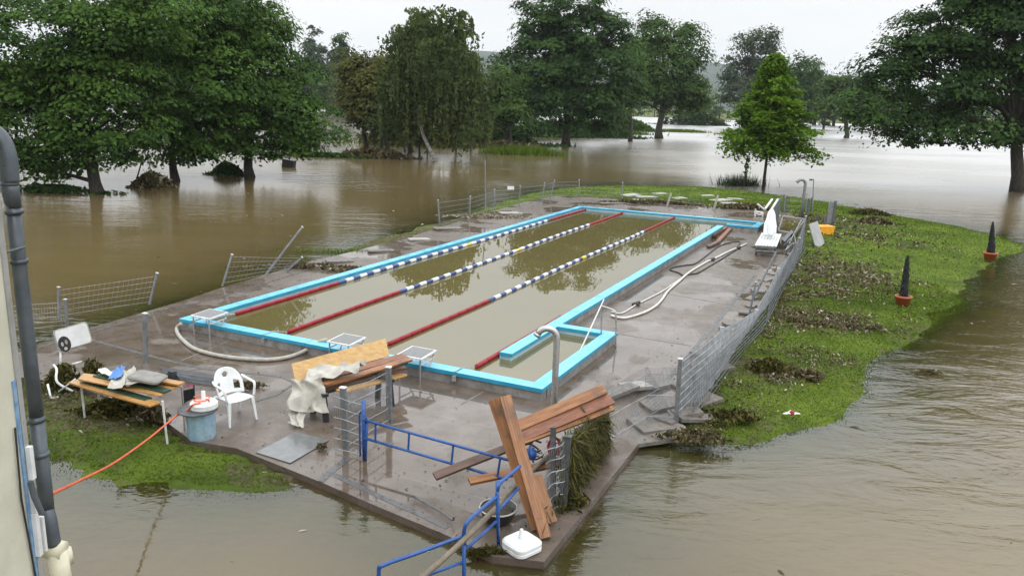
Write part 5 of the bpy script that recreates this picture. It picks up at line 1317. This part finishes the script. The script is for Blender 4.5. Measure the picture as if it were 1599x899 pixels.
one('scrap_metal', mb, M['galv'], 'tangle of bent grey metal bars right of the bench', 'scrap metal')
# grey leaning panel with pale foot
a = P(1274, 391, -.05); D_ = a.y; t = empty('grey_panel', a, 'pale grey board leaning against the right fence next to the yellow box', 'board')
q = [Q(1274, 391, D_), Q(1287, 380, D_+.6), Q(1276, 346, D_+.9), Q(1263, 351, D_+.3)]
n_ = Vector((.2, -.9, .2)).normalized()*.06; mb = MB(a); mb.hexa(q, [v+n_ for v in q]); mb.build('board', M['panelgrey'], t, .01)
# yellow box
a = P(1286, 369, .0); t = empty('yellow_box', a, 'orange-yellow plastic box on the lawn behind the grey board', 'box', rz=0.25)
mb = MB(); W_, D_, H_ = .36, .25, .42
mb.hexa([(-W_*.9, -D_*.9, 0), (W_*.9, -D_*.9, 0), (W_*.9, D_*.9, 0), (-W_*.9, D_*.9, 0)], [(-W_, -D_, H_), (W_, -D_, H_), (W_, D_, H_), (-W_, D_, H_)]); mb.build('container', M['yellow'], t, .02)
mb = MB(); mb.box((0, 0, H_+.02), (W_*2.08, D_*2.08, .05)); mb.build('lid', M['yellow'], t, .012)
for k, (q, w, lb) in enumerate([((1228.5, 332, 1230, 306.7), .08, 'dark far post of the fence behind the upturned table, the middle one'), ((1222, 334, 1225, 304), .06, 'thin grey-green far post just right of the upturned table'),
                         ((1260, 342, 1263.5, 310), .10, 'sturdy dark post immediately right of the far shower'), ((1232, 322, 1234, 309), .06, 'short thin far post right of the middle one'), ((1266, 332, 1268, 309), .07, 'slim post between the sturdy dark post and the thin mast'),
                         ((1287, 366, 1289, 336), .07, 'thin post in front of the yellow box'), ((1275, 350, 1276, 332), .05, 'short rod between the far shower and the yellow box')]):
    b, tp = QP(*q); fo = empty('fence_post', b, lb, 'fence post', 'posts of the broken far right fence'); fpost(fo, b, tp, w, 'galv_dark', cap=False)
t = fence('broken far wire fence with thin rails behind the far shower', [(1225, 334, 1227, 308), (1258, 333, 1261, 312)], [(0, 1, .1, .9)], 0, .05, nv=10, nh=3)
b, tp = QP(1269, 334, 1271, 280); t = empty('thin_mast', b, 'thin tall mast with a small head right of the far shower', 'pole'); mb = MB(b); mb.tube([b, tp], .028, 8); mb.build('mast', M['galv'], t)
mb = MB(b); mb.box(tp+Vector((-.14, 0, -.05)), (.16, .05, .10)); mb.tube([tp+Vector((-.1, 0, -.05)), tp+Vector((0, 0, -.05))], .02, 6); mb.build('head', M['galv_dark'], t, .01)
b, tp = QP(1300, 354, 1305.5, 314); t = empty('steel_slab_post', b, 'broad grey steel post standing right of the yellow box', 'fence post'); fpost(t, b, tp, .12, 'galv_dark', cap=False)
mb = MB(b); m_ = frame(b, tp).to_3x3(); q = [b+Vector((-.05, .0, 0)), b+Vector((-.30, 0, .02)), tp+Vector((-.30, 0, -.12)), tp+Vector((-.05, 0, -.05))]
mb.hexa(q, [v+Vector((.0, .05, 0)) for v in q]); mb.build('plate', M['galv'], t)

# --- potted plants under black nets
for k, (px, pb, pt, lean, lb) in enumerate([(1410, 473, 400, 8, 'nearer red-orange pot with a conifer wrapped in black net, leaning right'), (1546, 404, 347, 5, 'farther red-orange pot with a netted conifer, close to the right shore')]):
    h0 = 0.05; B = P(px, pb, h0); t = empty('potted_conifer', B, lb, 'potted plant', 'netted conifers in pots on the lawn'); s = B.y/FPX
    r = 12*s if k == 0 else 10*s
    mb = MB(B); mb.sm = True; mb.lathe(B-Vector((0, 0, .06)), [(r*.78, 0), (r*.95, r*1.0), (r*1.08, r*1.0), (r*1.08, r*1.25), (r*.96, r*1.25), (r*.9, r*1.1)], 26); mb.build('pot', M['terracotta'], t)
    mb = MB(B); mb.lathe(B+Vector((0, 0, r*1.05-.06)), [(r*.95, 0), (r*.9, .03), (r*.2, .05)], 18); mb.build('soil', M['soil'], t)
    top = Q(px+lean, pt, B.y); z0 = r*1.05; mb = MB(B); vs = []; K, nn = 14, 12
    for i in range(K):
        f = i/(K-1); c = (B+Vector((0, 0, z0-.06))).lerp(top, f); rr = r*.50*(1-f)**.6+.02
        rr *= (.78 if i == 0 else 1)
        for j in range(nn):
            an = 2*math.pi*j/nn; vs.append(c+Vector((math.cos(an), math.sin(an), 0))*rr*random.uniform(.8, 1.2)+Vector((0, 0, random.uniform(-.02, .02))))
    mb.add(vs, [(i*nn+j, i*nn+(j+1) % nn, (i+1)*nn+(j+1) % nn, (i+1)*nn+j) for i in range(K-1) for j in range(nn)]+[tuple((K-1)*nn+j for j in range(nn))])
    mb.build('netted_foliage', M['net'], t)
    rng = np.random.default_rng(k); n = 260; a = rng.random(n)*6.28; f = rng.random(n)**1.2
    cx = np.array(B)[None]*(1-f[:, None])+np.array(top)[None]*f[:, None]+np.stack([np.cos(a)*r*.48*(1-f)**.6, np.sin(a)*r*.48*(1-f)**.6, z0*(1-f)], -1)-np.array(B)
    link(np_mesh('sprigs', leaf_quads(cx, rng.normal(size=(n, 3)), .03+.04*rng.random(n), rng, 2), 4, M['leafdark'], tint=rng.random(n)), t)
# red and white thing on the lawn
c = P(1236, 649, .03); t = empty('plastic_bag', c, 'crumpled red and white packaging lying on the lawn', 'packaging')
mb = MB(c); mb.sm = True; rng_ = random.Random(4)
g = [[c+Vector((-.16+.32*i/7+.02*rng_.random(), -.07*math.sin(math.pi*i/7)+.14*math.sin(math.pi*(i+.5)/8)*j/4, .03+.06*rng_.random()*math.sin(math.pi*i/7))) for j in range(5)] for i in range(8)]
mb.sheet(g); w_ = mb.build('white_wrapper', M['white'], t)
mb = MB(c); mb.lathe(c+Vector((.0, -.02, .05)), [(.05, 0), (.055, .02), (.02, .05)], 10, axis=(-.4, -.3, .8)); mb.build('red_end', M['red'], t)

# --- left group: sign board, benches, drum, chair
D_ = P(105, 612).y
t = empty('sign_board', P(105, 612, 0), 'white rounded board with a dark round emblem on white bent tube legs among weeds', 'sign')
o = t.location; Ds = D_+.3
cA, cB, cC, cD = Q(95, 549, Ds-.1), Q(143, 534, Ds+.25), Q(137, 503, Ds+.25), Q(82, 518, Ds-.1)
ex = (cB-cA+cC-cD)/2; ey = (cD-cA+cC-cB)/2; ctr = (cA+cB+cC+cD)/4; nz = ex.cross(ey).normalized()
def rpanel(mb, s, off, th):
    out = []; rc = .18
    for (sx, sy, a0) in ((1, 1, 0), (-1, 1, 90), (-1, -1, 180), (1, -1, 270)):
        for i in range(6):
            a = math.radians(a0+18*i); out.append((sx*(.5-rc*.45)*s+rc*.45*math.cos(a)*s, sy*(.5-rc)*s+rc*math.sin(a)*s))
    vs = [ctr+ex*x+ey*y+nz*(off) for x, y in out]+[ctr+ex*x+ey*y+nz*(off+th) for x, y in out]; n = len(out)
    mb.add(vs, [tuple(range(n-1, -1, -1)), tuple(range(n, 2*n))]+[(i, (i+1) % n, n+(i+1) % n, n+i) for i in range(n)])
sg = 1 if nz.y < 0 else -1
mb = MB(o); rpanel(mb, 1.05, 0, -sg*.03); mb.build('frame', M['panelgrey'], t)
mb = MB(o); rpanel(mb, .97, 0.004*sg, .012*sg); mb.build('board', M['white'], t)
mb = MB(o)
ec = ctr-ex*.30-ey*.22+nz*sg*.019
def disc(mb, c, rx, ry, n=18, off=0):
    vs = [c+ex.normalized()*rx*math.cos(6.2832*i/n)+ey.normalized()*ry*math.sin(6.2832*i/n)+nz*sg*off for i in range(n)]; mb.add(vs, [tuple(range(n))])
mb.cur = 0; disc(mb, ec, .105, .15); mb.cur = 1; disc(mb, ec+ex.normalized()*.035+ey.normalized()*.03, .022, .045, off=.003); disc(mb, ec-ex.normalized()*.035+ey.normalized()*.01, .022, .04, off=.003); disc(mb, ec+ex.normalized()*.0-ey.normalized()*.085, .03, .03, off=.003)
mb.build('emblem', [M['black'], M['tarp']], t)
mb = MB(o); mb.sm = True; mb.tube([Q(95, 548, Ds-.05), Q(95, 575, Ds-.1)], .018, 8); mb.tube(spline([Q(84, 570, Ds-.2), Q(89, 577, Ds-.3), Q(90, 597, Ds-.5), P(114, 611, .05)], 5), .022, 8); mb.tube([Q(113, 569, Ds), Q(128, 565, Ds+.2)], .02, 8)
mb.tube([Q(75, 600, Ds-.5), P(80, 622, .0), P(92, 620, .0)], .02, 8); mb.tube([P(92, 612, .05), P(118, 592, .35)], .015, 8); mb.build('bent_tube_leg', M['whitemetal'], t)
for k, (x, y, rx, ry, h, n, lf, lb) in enumerate([(103, 603, .38, .25, .42, 900, .07, 'green-brown weeds tangled round the legs of the white sign board'), (148, 600, .25, .2, .5, 450, .07, 'taller weeds right of the sign board legs'), (190, 645, .6, .25, .25, 1400, .07, 'dark sodden plants under the wooden table'), (235, 655, .35, .2, .25, 700, .07, 'dark sodden plants at the right leg of the wooden table'),
                                                  (1200, 578, .42, .28, .24, 1500, .06, 'tall debris heap with bits of litter near the lower lawn'), (1262, 590, .35, .25, .12, 500, .08, 'small dark clump right of the tall debris heap'),
                                                  (1365, 350, .9, .5, .3, 900, .14, 'dark weed heap on the far lawn, nearer the water'), (1352, 336, 1.2, .4, .3, 700, .14, 'grass heap at the far shore of the lawn'), (1150, 655, .5, .3, .12, 600, .08, 'small leaf clump near the lower fence end'), (1255, 505, .6, .3, .10, 450, .07, 'long flat leaf heap in the middle of the lawn'), (1335, 512, .7, .22, .08, 380, .07, 'flat leaf heap between the nearer pot and the lawn edge'),
                                                  (505, 700, .18, .08, .05, 120, .04, 'leaf litter against the foot of the low mesh fence'), (1085, 685, .6, .25, .12, 600, .07, 'wet weeds on the fallen slab edge by the water')]):
    leaf_heap('weed_heap', lb, 'weed heap', x, y, rx, ry, h, n, M['deadleaf'] if k in (3, 5, 6, 9, 10, 11, 12) else M['weed'], lf, .03, 'weed heaps washed up by the flood', elong=1.8)
# table
tz = .72; tb = [P(122, 594, tz), P(131, 585, tz), P(285, 602, tz), P(250, 620, tz)]
t = empty('beer_table', P(262, 693, 0), 'orange wooden beer table on white legs with cloths piled on top', 'table')
o = t.location
mb = MB(o); mb.hexa(tb[::-1], [v+Vector((0, 0, .028)) for v in tb][::-1]); mb.build('tabletop', M['tabletop'], t, .008)
for (a, b) in [((256, 619), (262, 693)), ((284, 603), (287, 640)), ((126, 592), (133, 652)), ((152, 590), (157, 640))]:
    g0 = P(b[0], b[1], 0); t0 = P(a[0], a[1], tz); 
    if a[0] > 250: t0 = Vector((g0.x-.03, g0.y, tz)) if a[0] < 260 else t0
    mb = MB(o); mb.tube([g0, t0], .018, 8); mb.build('leg', M['whitemetal'], t)
G = 'loose table boards piled on the beer table'
for k, (a, b, m_, lb, w, z) in enumerate([((116, 596), (243, 633), M['tabletop'], 'lower orange bench board in front of the beer table', .20, .64), ((133, 596), (232, 624), M['green'], 'dark green board lying between the two front orange boards', .14, .66), ((152, 585), (262, 611), M['green'], 'dark green board on the back half of the beer table', .16, .765), ((180, 580), (284, 600), M['tabletop'], 'orange board on the far edge of the pile', .15, .79)]):
    plank('table_board', P(a[0], a[1], z), P(b[0], b[1], z), w, .03, m_, lb, 'board', group=G)
# cloths as crumpled sheets
def cloth(name, label, cat, corners, mat, amp=.03, n=16, seed=0, group=None, hang=None, freq=5, thick=.006):
    rg = np.random.default_rng(seed); ph = rg.random(6)*6
    c = [Vector(v) for v in corners]; mb = MB(c[0]); mb.sm = True
    g = []
    for i in range(n+1):
        row = []
        for j in range(n+1):
            u, v = i/n, j/n; p = c[0].lerp(c[1], u).lerp(c[3].lerp(c[2], u), v)
            wu = u+.13*math.sin(5.1*v+ph[0])+.07*math.sin(9.7*u+4*v+ph[1]); wv = v+.12*math.sin(4.3*u+ph[2])
            d = 1.2-2.2*abs(math.sin(wu*freq*1.1+1.7*wv+ph[3]))**.6+.8*math.sin(wu*3.1-wv*freq*.8+ph[4])+.35*math.sin(wu*17+wv*11+ph[5])
            nn_ = (c[1]-c[0]).cross(c[3]-c[0]).normalized()
            if nn_.z < 0 or (abs(nn_.z) < .3 and nn_.y > 0): nn_ = -nn_
            q = p+nn_*(amp*(1+.8*d))
            e = min(u, v, 1-u, 1-v); q += Vector((math.sin(v*9+ph[4]), math.cos(u*8+ph[5]), 0))*amp*(.35 if e == 0 else .25)
            if hang: q = hang(u, v, q)
            row.append(q)
        g.append(row)
    mb.sheet(g)
    return one(name, mb, mat, label, cat, group)
cloth('white_cloth', 'crumpled white cloth hanging over the front edge of the beer table', 'cloth', [P(166, 613, .78), P(205, 600, .80), P(215, 578, .84), P(188, 580, .84)], M['tarp'], .04, 18, 1)
cloth('white_cloth', 'white cloth bunched up under the grey cushion on the beer table', 'cloth', [P(196, 603, .82), P(250, 601, .82), P(247, 586, .84), P(205, 583, .86)], M['tarp'], .04, 18, 3)
cloth('blue_cloth', 'small blue and white cloth at the back of the beer table', 'cloth', [P(170, 591, .84), P(190, 592, .84), P(196, 574, .86), P(182, 577, .86)], M['bluecloth'], .03, 12, 2)
cloth('white_towel', 'small white towel at the left back of the beer table', 'cloth', [P(150, 581, .80), P(172, 589, .80), P(182, 582, .82), P(160, 576, .82)], M['white'], .02, 12, 6)
c = P(231, 592, .87); mb = MB(); mb.sm = False; rs_stack(mb, [(.30, .1, 0), (.33, .12, .02), (.33, .12, .06), (.29, .1, .085), (.1, .05, .092)], Vector((0, 0, 0)), 0); o = mb.build('cushion', M['greycloth']); o.location = c; o.scale = (.85, .55, .8); o.rotation_euler = (0.05, .08, -.2)
tag(o, 'grey rounded cushion on top of the cloth pile on the beer table', 'cushion')
cloth('dark_tarpaulin', 'dark folded sheet behind the beer table with one corner sticking up', 'sheet', [P(243, 597, .12), P(283, 598, .12), P(276, 579, .32), P(250, 586, .2)], M['net'], .05, 10, 5)
# drum with parasol base
c = P(316, 682, 0); t = empty('ribbed_barrel', c, 'pale blue ribbed barrel with a dark round lid beside the white chair', 'barrel')
mb = MB(c); nn = 40; vs = []
for z, rr in ((0, .205), (.03, .21), (.42, .225), (.45, .225)):
    for j in range(nn):
        a = 6.28318*j/nn; q = rr*(1+(.03 if (j//2) % 2 else -.015)); vs.append(c+Vector((math.cos(a)*q, math.sin(a)*q, z)))
mb.add(vs, [(i*nn+j, i*nn+(j+1) % nn, (i+1)*nn+(j+1) % nn, (i+1)*nn+j) for i in range(3) for j in range(nn)]+[tuple(range(nn-1, -1, -1)), tuple(3*nn+j for j in range(nn))]); mb.build('body', M['barrel'], t)
mb = MB(c); mb.sm = False; mb.lathe(c+Vector((-.04, 0, .451)), [(.29, 0), (.31, .012), (.31, .03), (.29, .035)], 36); mb.build('lid', M['galv_dark'], t)
c2 = c+Vector((.05, .03, .488)); mb = MB(c2); mb.sm = False; mb.lathe(c2, [(.20, 0), (.215, .015), (.215, .045), (.205, .05), (.215, .055), (.215, .09), (.20, .105), (.05, .115)], 36)
t2_ = one('parasol_base', mb, M['white'], 'round white parasol base standing on the barrel lid', 'parasol base')
mb = MB(c2); mb.sm = True; mb.lathe(c2+Vector((0, 0, .112)), [(.05, 0), (.035, .02), (.032, .17), (.026, .175)], 16); mb.build('socket', M['white'], t2_).location = (0, 0, 0)
a = P(292, 640, .0); Dc = a.y+.3; t = empty('camp_stool', Q(291, 625, Dc), 'small black folding frame with a pink strap left of the barrel', 'stool')
mb = MB(t.location); A_, B_, C_, E_ = Q(285, 602, Dc), Q(303, 600, Dc+.1), Q(304, 622, Dc+.1), Q(287, 630, Dc)
mb.tube([E_-Vector((0, 0, .35)), A_, B_, C_-Vector((0, 0, .35))], .014, 8); mb.build('frame', M['black'], t)
mb = MB(t.location); q = [A_-Vector((0, 0, .1)), B_-Vector((0, 0, .08)), C_, E_]; mb.hexa(q, [v+Vector((0, .015, 0)) for v in q]); mb.build('seat_cloth', M['net'], t)
mb = MB(t.location); mb.tube([A_-Vector((0, .01, .03)), B_-Vector((0, .01, .01))], .014, 6); mb.build('strap', M['pink'], t)
# orange cable
e0 = Q(60, 782, 4.93); mb = MB(c); mb.sm = True
pts = [e0, Q(84, 770, 5.6), Q(130, 748, 7.6), Q(180, 722, 9.2), Q(235, 683, 10.8), Q(275, 650, 11.9), c+Vector((-.16, -.1, .50)), c+Vector((-.05, -.16, .61)), c+Vector((.05, -.1, .62))]
mb.tube(spline(pts, 6), .014, 6); one('orange_cable', mb, M['orange'], 'orange cable strung from the house wall to the barrel', 'cable')
mb = MB(c2+Vector((0, 0, .12))); mb.sm = True; mb.tube([c2+Vector((.12*math.cos(a*.5)-.02, .10*math.sin(a*.5)-.03, .118+.004*a)) for a in range(20)], .010, 6); one('coiled_cord', mb, M['orange'], 'orange cord coiled on the round parasol base', 'cord')

# white plastic chair
fl, fr_ = P(360, 667), P(398, 655)
ex2 = (fr_-fl).normalized(); ang = math.atan2(ex2.y, ex2.x)
t = empty('plastic_chair', (fl+fr_)/2+Vector((-ex2.y, ex2.x, 0))*.24, 'white plastic armchair with a round hole pattern in its back, beside the barrel', 'chair', rz=ang)
wp = M['white']     # local frame: +x right along the front edge, -y front
def chair_sheet(mb, pts_fn, nu, nv, th=.012, nrm=Vector((0, 0, 1))):
    g = [[Vector(pts_fn(i/nu, j/nv)) for j in range(nv+1)] for i in range(nu+1)]
    mb.sheet(g)
def solid(o, th):
    md = o.modifiers.new('solid', 'SOLIDIFY'); md.thickness = th; md.offset = 0
mb = MB(); mb.sm = True
chair_sheet(mb, lambda u, v: ((u-.5)*(.46-.05*v), -.23+.43*v, .43-.02*math.sin(math.pi*u)-.035*v+.02*(v < .05)*-1), 10, 8); o = mb.build('seat', wp, t); solid(o, .02)
# back: curved shell with openings
mb = MB(); mb.sm = True; nu, nv = 44, 30; vs = []; idx = {}
def bp(u, v):
    a = (u-.5)*2.0; w = .25*(1+.10*v); rise = .43+.44*v*(1-.55*abs(a)**2.6*v) 
    return Vector((math.sin(a*1.15)*w*1.05, .18+.10*v-(1-math.cos(a*1.15))*.22, rise))
for i in range(nu+1):
    for j in range(nv+1): vs.append(bp(i/nu, j/nv))
fs = []
for i in range(nu):
    for j in range(nv):
        u, v = (i+.5)/nu, (j+.5)/nv; a = (u-.5)*2
        hole = (.14 < v < .5 and .42 < abs(a) < .78) or ((a/.16)**2+((v-.74)/.10)**2 < 1)
        if not hole: fs.append((i*(nv+1)+j, (i+1)*(nv+1)+j, (i+1)*(nv+1)+j+1, i*(nv+1)+j+1))
mb.add(vs, fs); o = mb.build('backrest', wp, t); solid(o, .018)
for s in (-1, 1):
    mb = MB(); mb.sm = True
    mb.tube(spline([(s*.25, -.22, .43), (s*.285, -.20, .63), (s*.29, -.10, .66), (s*.29, .05, .67), (s*.27, .16, .70)], 6), [.022]*25, 8); mb.build('armrest', wp, t)
    for (y0, y1) in ((-.21, -.26), (.19, .27)):
        mb = MB(); q0 = Vector((s*.215, y0, .42)); q1 = Vector((s*.255, y1, 0)); 
        mb.hexa([q1+Vector((dx, dy, 0)) for dx, dy in ((-.018, -.018), (.018, -.018), (.018, .018), (-.018, .018))], [q0+Vector((dx, dy, 0)) for dx, dy in ((-.032, -.028), (.032, -.028), (.032, .028), (-.032, .028))]); mb.build('leg', wp, t, .006)

# --- bench with planks, yellow board and tarp
bA, bB = P(497, 652), P(612, 625)
t = empty('trestle', (bA+bB)/2, 'low dark trestle carrying the red-brown planks behind the low mesh fence', 'trestle')
o = t.location; ax = (bB-bA).normalized(); sd_ = Vector((-ax.y, ax.x, 0))
for f in (.02, .9):
    c = bA.lerp(bB, f)
    for s in (-1, 1):
        mb = MB(o); q = c+sd_*s*.26; mb.hexa([q+Vector((dx, dy, 0)) for dx, dy in ((-.05, -.03), (.05, -.03), (.05, .03), (-.05, .03))], [c+sd_*s*.18+Vector((dx, dy, .46)) for dx, dy in ((-.05, -.03), (.05, -.03), (.05, .03), (-.05, .03))]); mb.build('leg', M['black'], t, .005)
    mb = MB(o); mb.box(c+Vector((0, 0, .48)), (.10, .55, .05), Matrix.Rotation(math.atan2(ax.y, ax.x), 3, 'Z')); mb.build('crossbar', M['black'], t)
G = 'red-brown planks stacked on the trestle'
Dl, Dr = bA.y-.0, bB.y+.25
for k, (a, b, dl, dr, w, m_, lb) in enumerate([((478, 618), (628, 581), 0, 0, .22, M['wooddark'], 'dark bottom plank of the stack on the trestle'), ((530, 612), (631, 585), -.25, -.15, .18, M['woodlight'], 'pale orange plank at the bottom front of the trestle stack'), ((484, 609), (632, 572), 0, 0, .24, M['woodred'], 'red-brown plank, second from the bottom of the trestle stack'),
                                              ((490, 602), (633, 566), -.06, -.06, .22, M['wooddark'], 'dark plank in the middle of the trestle stack'), ((505, 601), (641, 562), -.18, -.16, .18, M['wood'], 'orange plank with a bright edge sticking out at the front of the trestle stack'), ((500, 592), (633, 556), .1, .1, .26, M['woodred'], 'topmost red-brown plank in front of the yellow board')]):
    plank('plank', Q(a[0], a[1], Dl+.35+dl), Q(b[0], b[1], Dr+.35+dr), w, .035, m_, lb, group=G)
yb = [Q(461.8, 597, Dl+.62), Q(608.7, 556, Dr+.62), Q(602.5, 528.5, Dr+.85), Q(455.6, 568, Dl+.85)]
nn_ = (yb[1]-yb[0]).cross(yb[3]-yb[0]).normalized()*.02
mb = MB(yb[0]); mb.hexa(yb, [v-nn_ for v in yb]); o_ = mb.build('yellow_board', M['plywood'], None, .003); 
o_.data.materials.append(M['plyedge'])
tag(o_, 'long yellow plywood board leaning upright behind the plank stack', 'board')
cloth('tarpaulin', 'dirty white tarpaulin bunched on top of the plank stack', 'tarpaulin', [Q(478, 600, Dl+.15), Q(560, 582, Dl+.4), Q(572, 564, Dl+.75), Q(482, 580, Dl+.75)], M['tarp'], .05, 26, 11, freq=7)
def hangf(u, v, q): return q+Vector((0, 0, 0))
cloth('tarpaulin', 'dirty white tarpaulin hanging down over the left end of the plank stack', 'tarpaulin', [Q(448, 642, Dl-.18), Q(514, 645, Dl-.28), Q(506, 592, Dl+.0), Q(458, 594, Dl+.2)], M['tarp'], .045, 26, 12, freq=6)
cloth('tarpaulin', 'lowest fold of white tarpaulin touching the deck under the stack end', 'tarpaulin', [P(451, 662, .01), P(474, 670, .01), Q(481, 640, Dl-.1), Q(458, 636, Dl-.1)], M['tarp'], .04, 16, 13, freq=5)
# steel plate in the deck
q = [P(400, 707, .006), P(453.6, 723.7, .006), P(513.7, 688.7, .006), P(463.6, 675, .006)]
mb = MB(q[0]); mb.hexa(q, [v+Vector((0, 0, .012)) for v in q]); one('manhole_plate', mb, M['plate'], 'square wet steel plate set in the deck in front of the trestle', 'manhole cover')
q = [P(690, 660, .003), P(650, 690, .003), P(730, 705, .003), P(760, 676, .003)]

# --- broken paving on the right and along the left bank
G = 'broken paving slabs under the right fence'
SL = [(992, 603, .65, .36, .5, .08, .10, 'slabwhite', 'pale paving slab tilted up beside the see-through mesh panel'), (965, 612, .9, .3, .6, -.12, .10, 'slab', 'narrow slab lying at the right end of the sloping planks'),
      (1005, 680, .9, .7, .3, -.04, -.02, 'slab', 'large slab at the water edge left of the big post foot'), (1022, 663, .8, .7, .35, .04, .02, 'slab', 'slab between the water-edge slab and the see-through mesh panel'), (1040, 630, .9, .5, .4, -.06, .05, 'slab', 'slab behind the mesh right beside the big post'),
      (1085, 650, .8, .5, .3, .12, .03, 'slab', 'slab right of the big post foot'), (1095, 625, .7, .55, .5, -.10, .02, 'slab', 'slab on the lawn side of the big post'), (1105, 590, .7, .5, .6, .30, .05, 'slab', 'slab tilted steeply on its edge where fence and lawn meet'),
      (1120, 575, .6, .5, .3, -.2, .03, 'slab', 'small slab behind the steeply tilted one'), (1045, 655, .5, .4, .8, .1, .03, 'slab', 'small slab in front of the big post'), (1070, 645, .6, .35, .1, -.15, .08, 'slab', 'narrow slab leaning at the right of the big post'), (1030, 600, .7, .4, .7, .05, .04, 'concrete', 'grey slab inside the fence on the deck edge')]
for (x, y, sx, sy, rz, ti, z, m_, lb) in SL: slab(x, y, sx, sy, rz, ti, z, .07, m_, lb, G)
for i in range(16):
    f = i/15; x = 1075+ (1232-1075)*f; y = 598+(400-598)*f
    slab(x+random.uniform(-8, 8), y+random.uniform(-6, 8), random.uniform(.35, .7), random.uniform(.25, .45), random.uniform(0, 1.5), random.uniform(-.15, .15), .025, .05, random.choice(['slab', 'concrete']), 'small broken slab in the row under the right fence', 'row of small slabs under the right fence')
for i, (x, y, sx, sy) in enumerate([(985, 305, 1.4, 1.0), (1010, 308, 1.6, .9), (1030, 303, 1.2, .8), (1000, 313, 1.0, .6), (1060, 310, 1.2, .9), (1125, 313, 1.6, 1.0), (1140, 318, 1.3, .8), (1148, 311, 1.2, .7), (1105, 306, 1.0, .6)]):
    slab(x, y, sx*.8, sy*.8, random.random()*.6, random.uniform(-.05, .05), .10, .06, 'slabwhite', 'pale paving slab washed onto the far lawn', 'pale slabs scattered on the far lawn')
for i, (x, y, sx, sy, lb) in enumerate([(797, 333, 1.2, .5, 'pale slab on the left bank close to the far corner of the pool'), (655, 374, .9, .4, 'pale flat stone on the left bank halfway along the pool'), (700, 357, 1.3, .5, 'grey slab by the first far fence post on the left'), (960, 318, 2.0, .4, 'dark slab edge along the far coping'), (595, 392, 1.0, .35, 'grey slab edge on the left bank near the bent fence'), (530, 408, .9, .4, 'broken slab on the left bank above the nearest lane rope end')]):
    slab(x, y, sx, sy, .5, .04, .035, .06, 'slabwhite' if i < 2 else 'slab', lb, 'loose slabs on the left bank')
leaf_heap('washed_up_leaves', 'dark washed-out hollow of debris along the far coping of the pool', 'leaf heap', 1030, 319, 3.0, .3, .2, 1400, M['deadleaf'], .14, 0)
leaf_heap('washed_up_leaves', 'dark washed-out debris at the far right end of the coping', 'leaf heap', 1165, 327, 1.8, .35, .3, 900, M['deadleaf'], .14, 0)
leaf_heap('washed_up_leaves', 'weeds and mud on the left bank below the bent fence', 'leaf heap', 480, 420, 1.8, .4, .15, 900, M['deadleaf'], .09, 0)
leaf_heap('washed_up_leaves', 'pale litter among slabs on the left bank near the far fence', 'leaf heap', 760, 340, 1.8, .5, .12, 900, M['litter'], .10, 0)
reeds('grass_tuft', 'rough grass along the waterline under the left fence posts', 560, 392, 2.4, .25, .10, 420, M['grassblade'], 0, 'grass clump', w=.02)
# white post stub and end kerb by the stairs
mb = MB(P(700, 800)); mb.tube(spline([P(648, 775, .16), P(648, 776, .05), P(690, 800, .05), P(707, 812, .05), P(709, 806, .14)], 3), .013, 6); one('low_bar', mb, M['galv_dark'], 'low dark metal bar lying along the front edge of the deck', 'bar')
leaf_heap('washed_up_leaves', 'green weeds hanging over the deck edge left of the white parasol base', 'leaf heap', 775, 868, .30, .08, .08, 300, M['weed'], .08, -.05)
leaf_heap('washed_up_leaves', 'weeds lying at the foot of the near mesh fence', 'leaf heap', 900, 790, .30, .25, .1, 500, M['weed'], .07, 0)
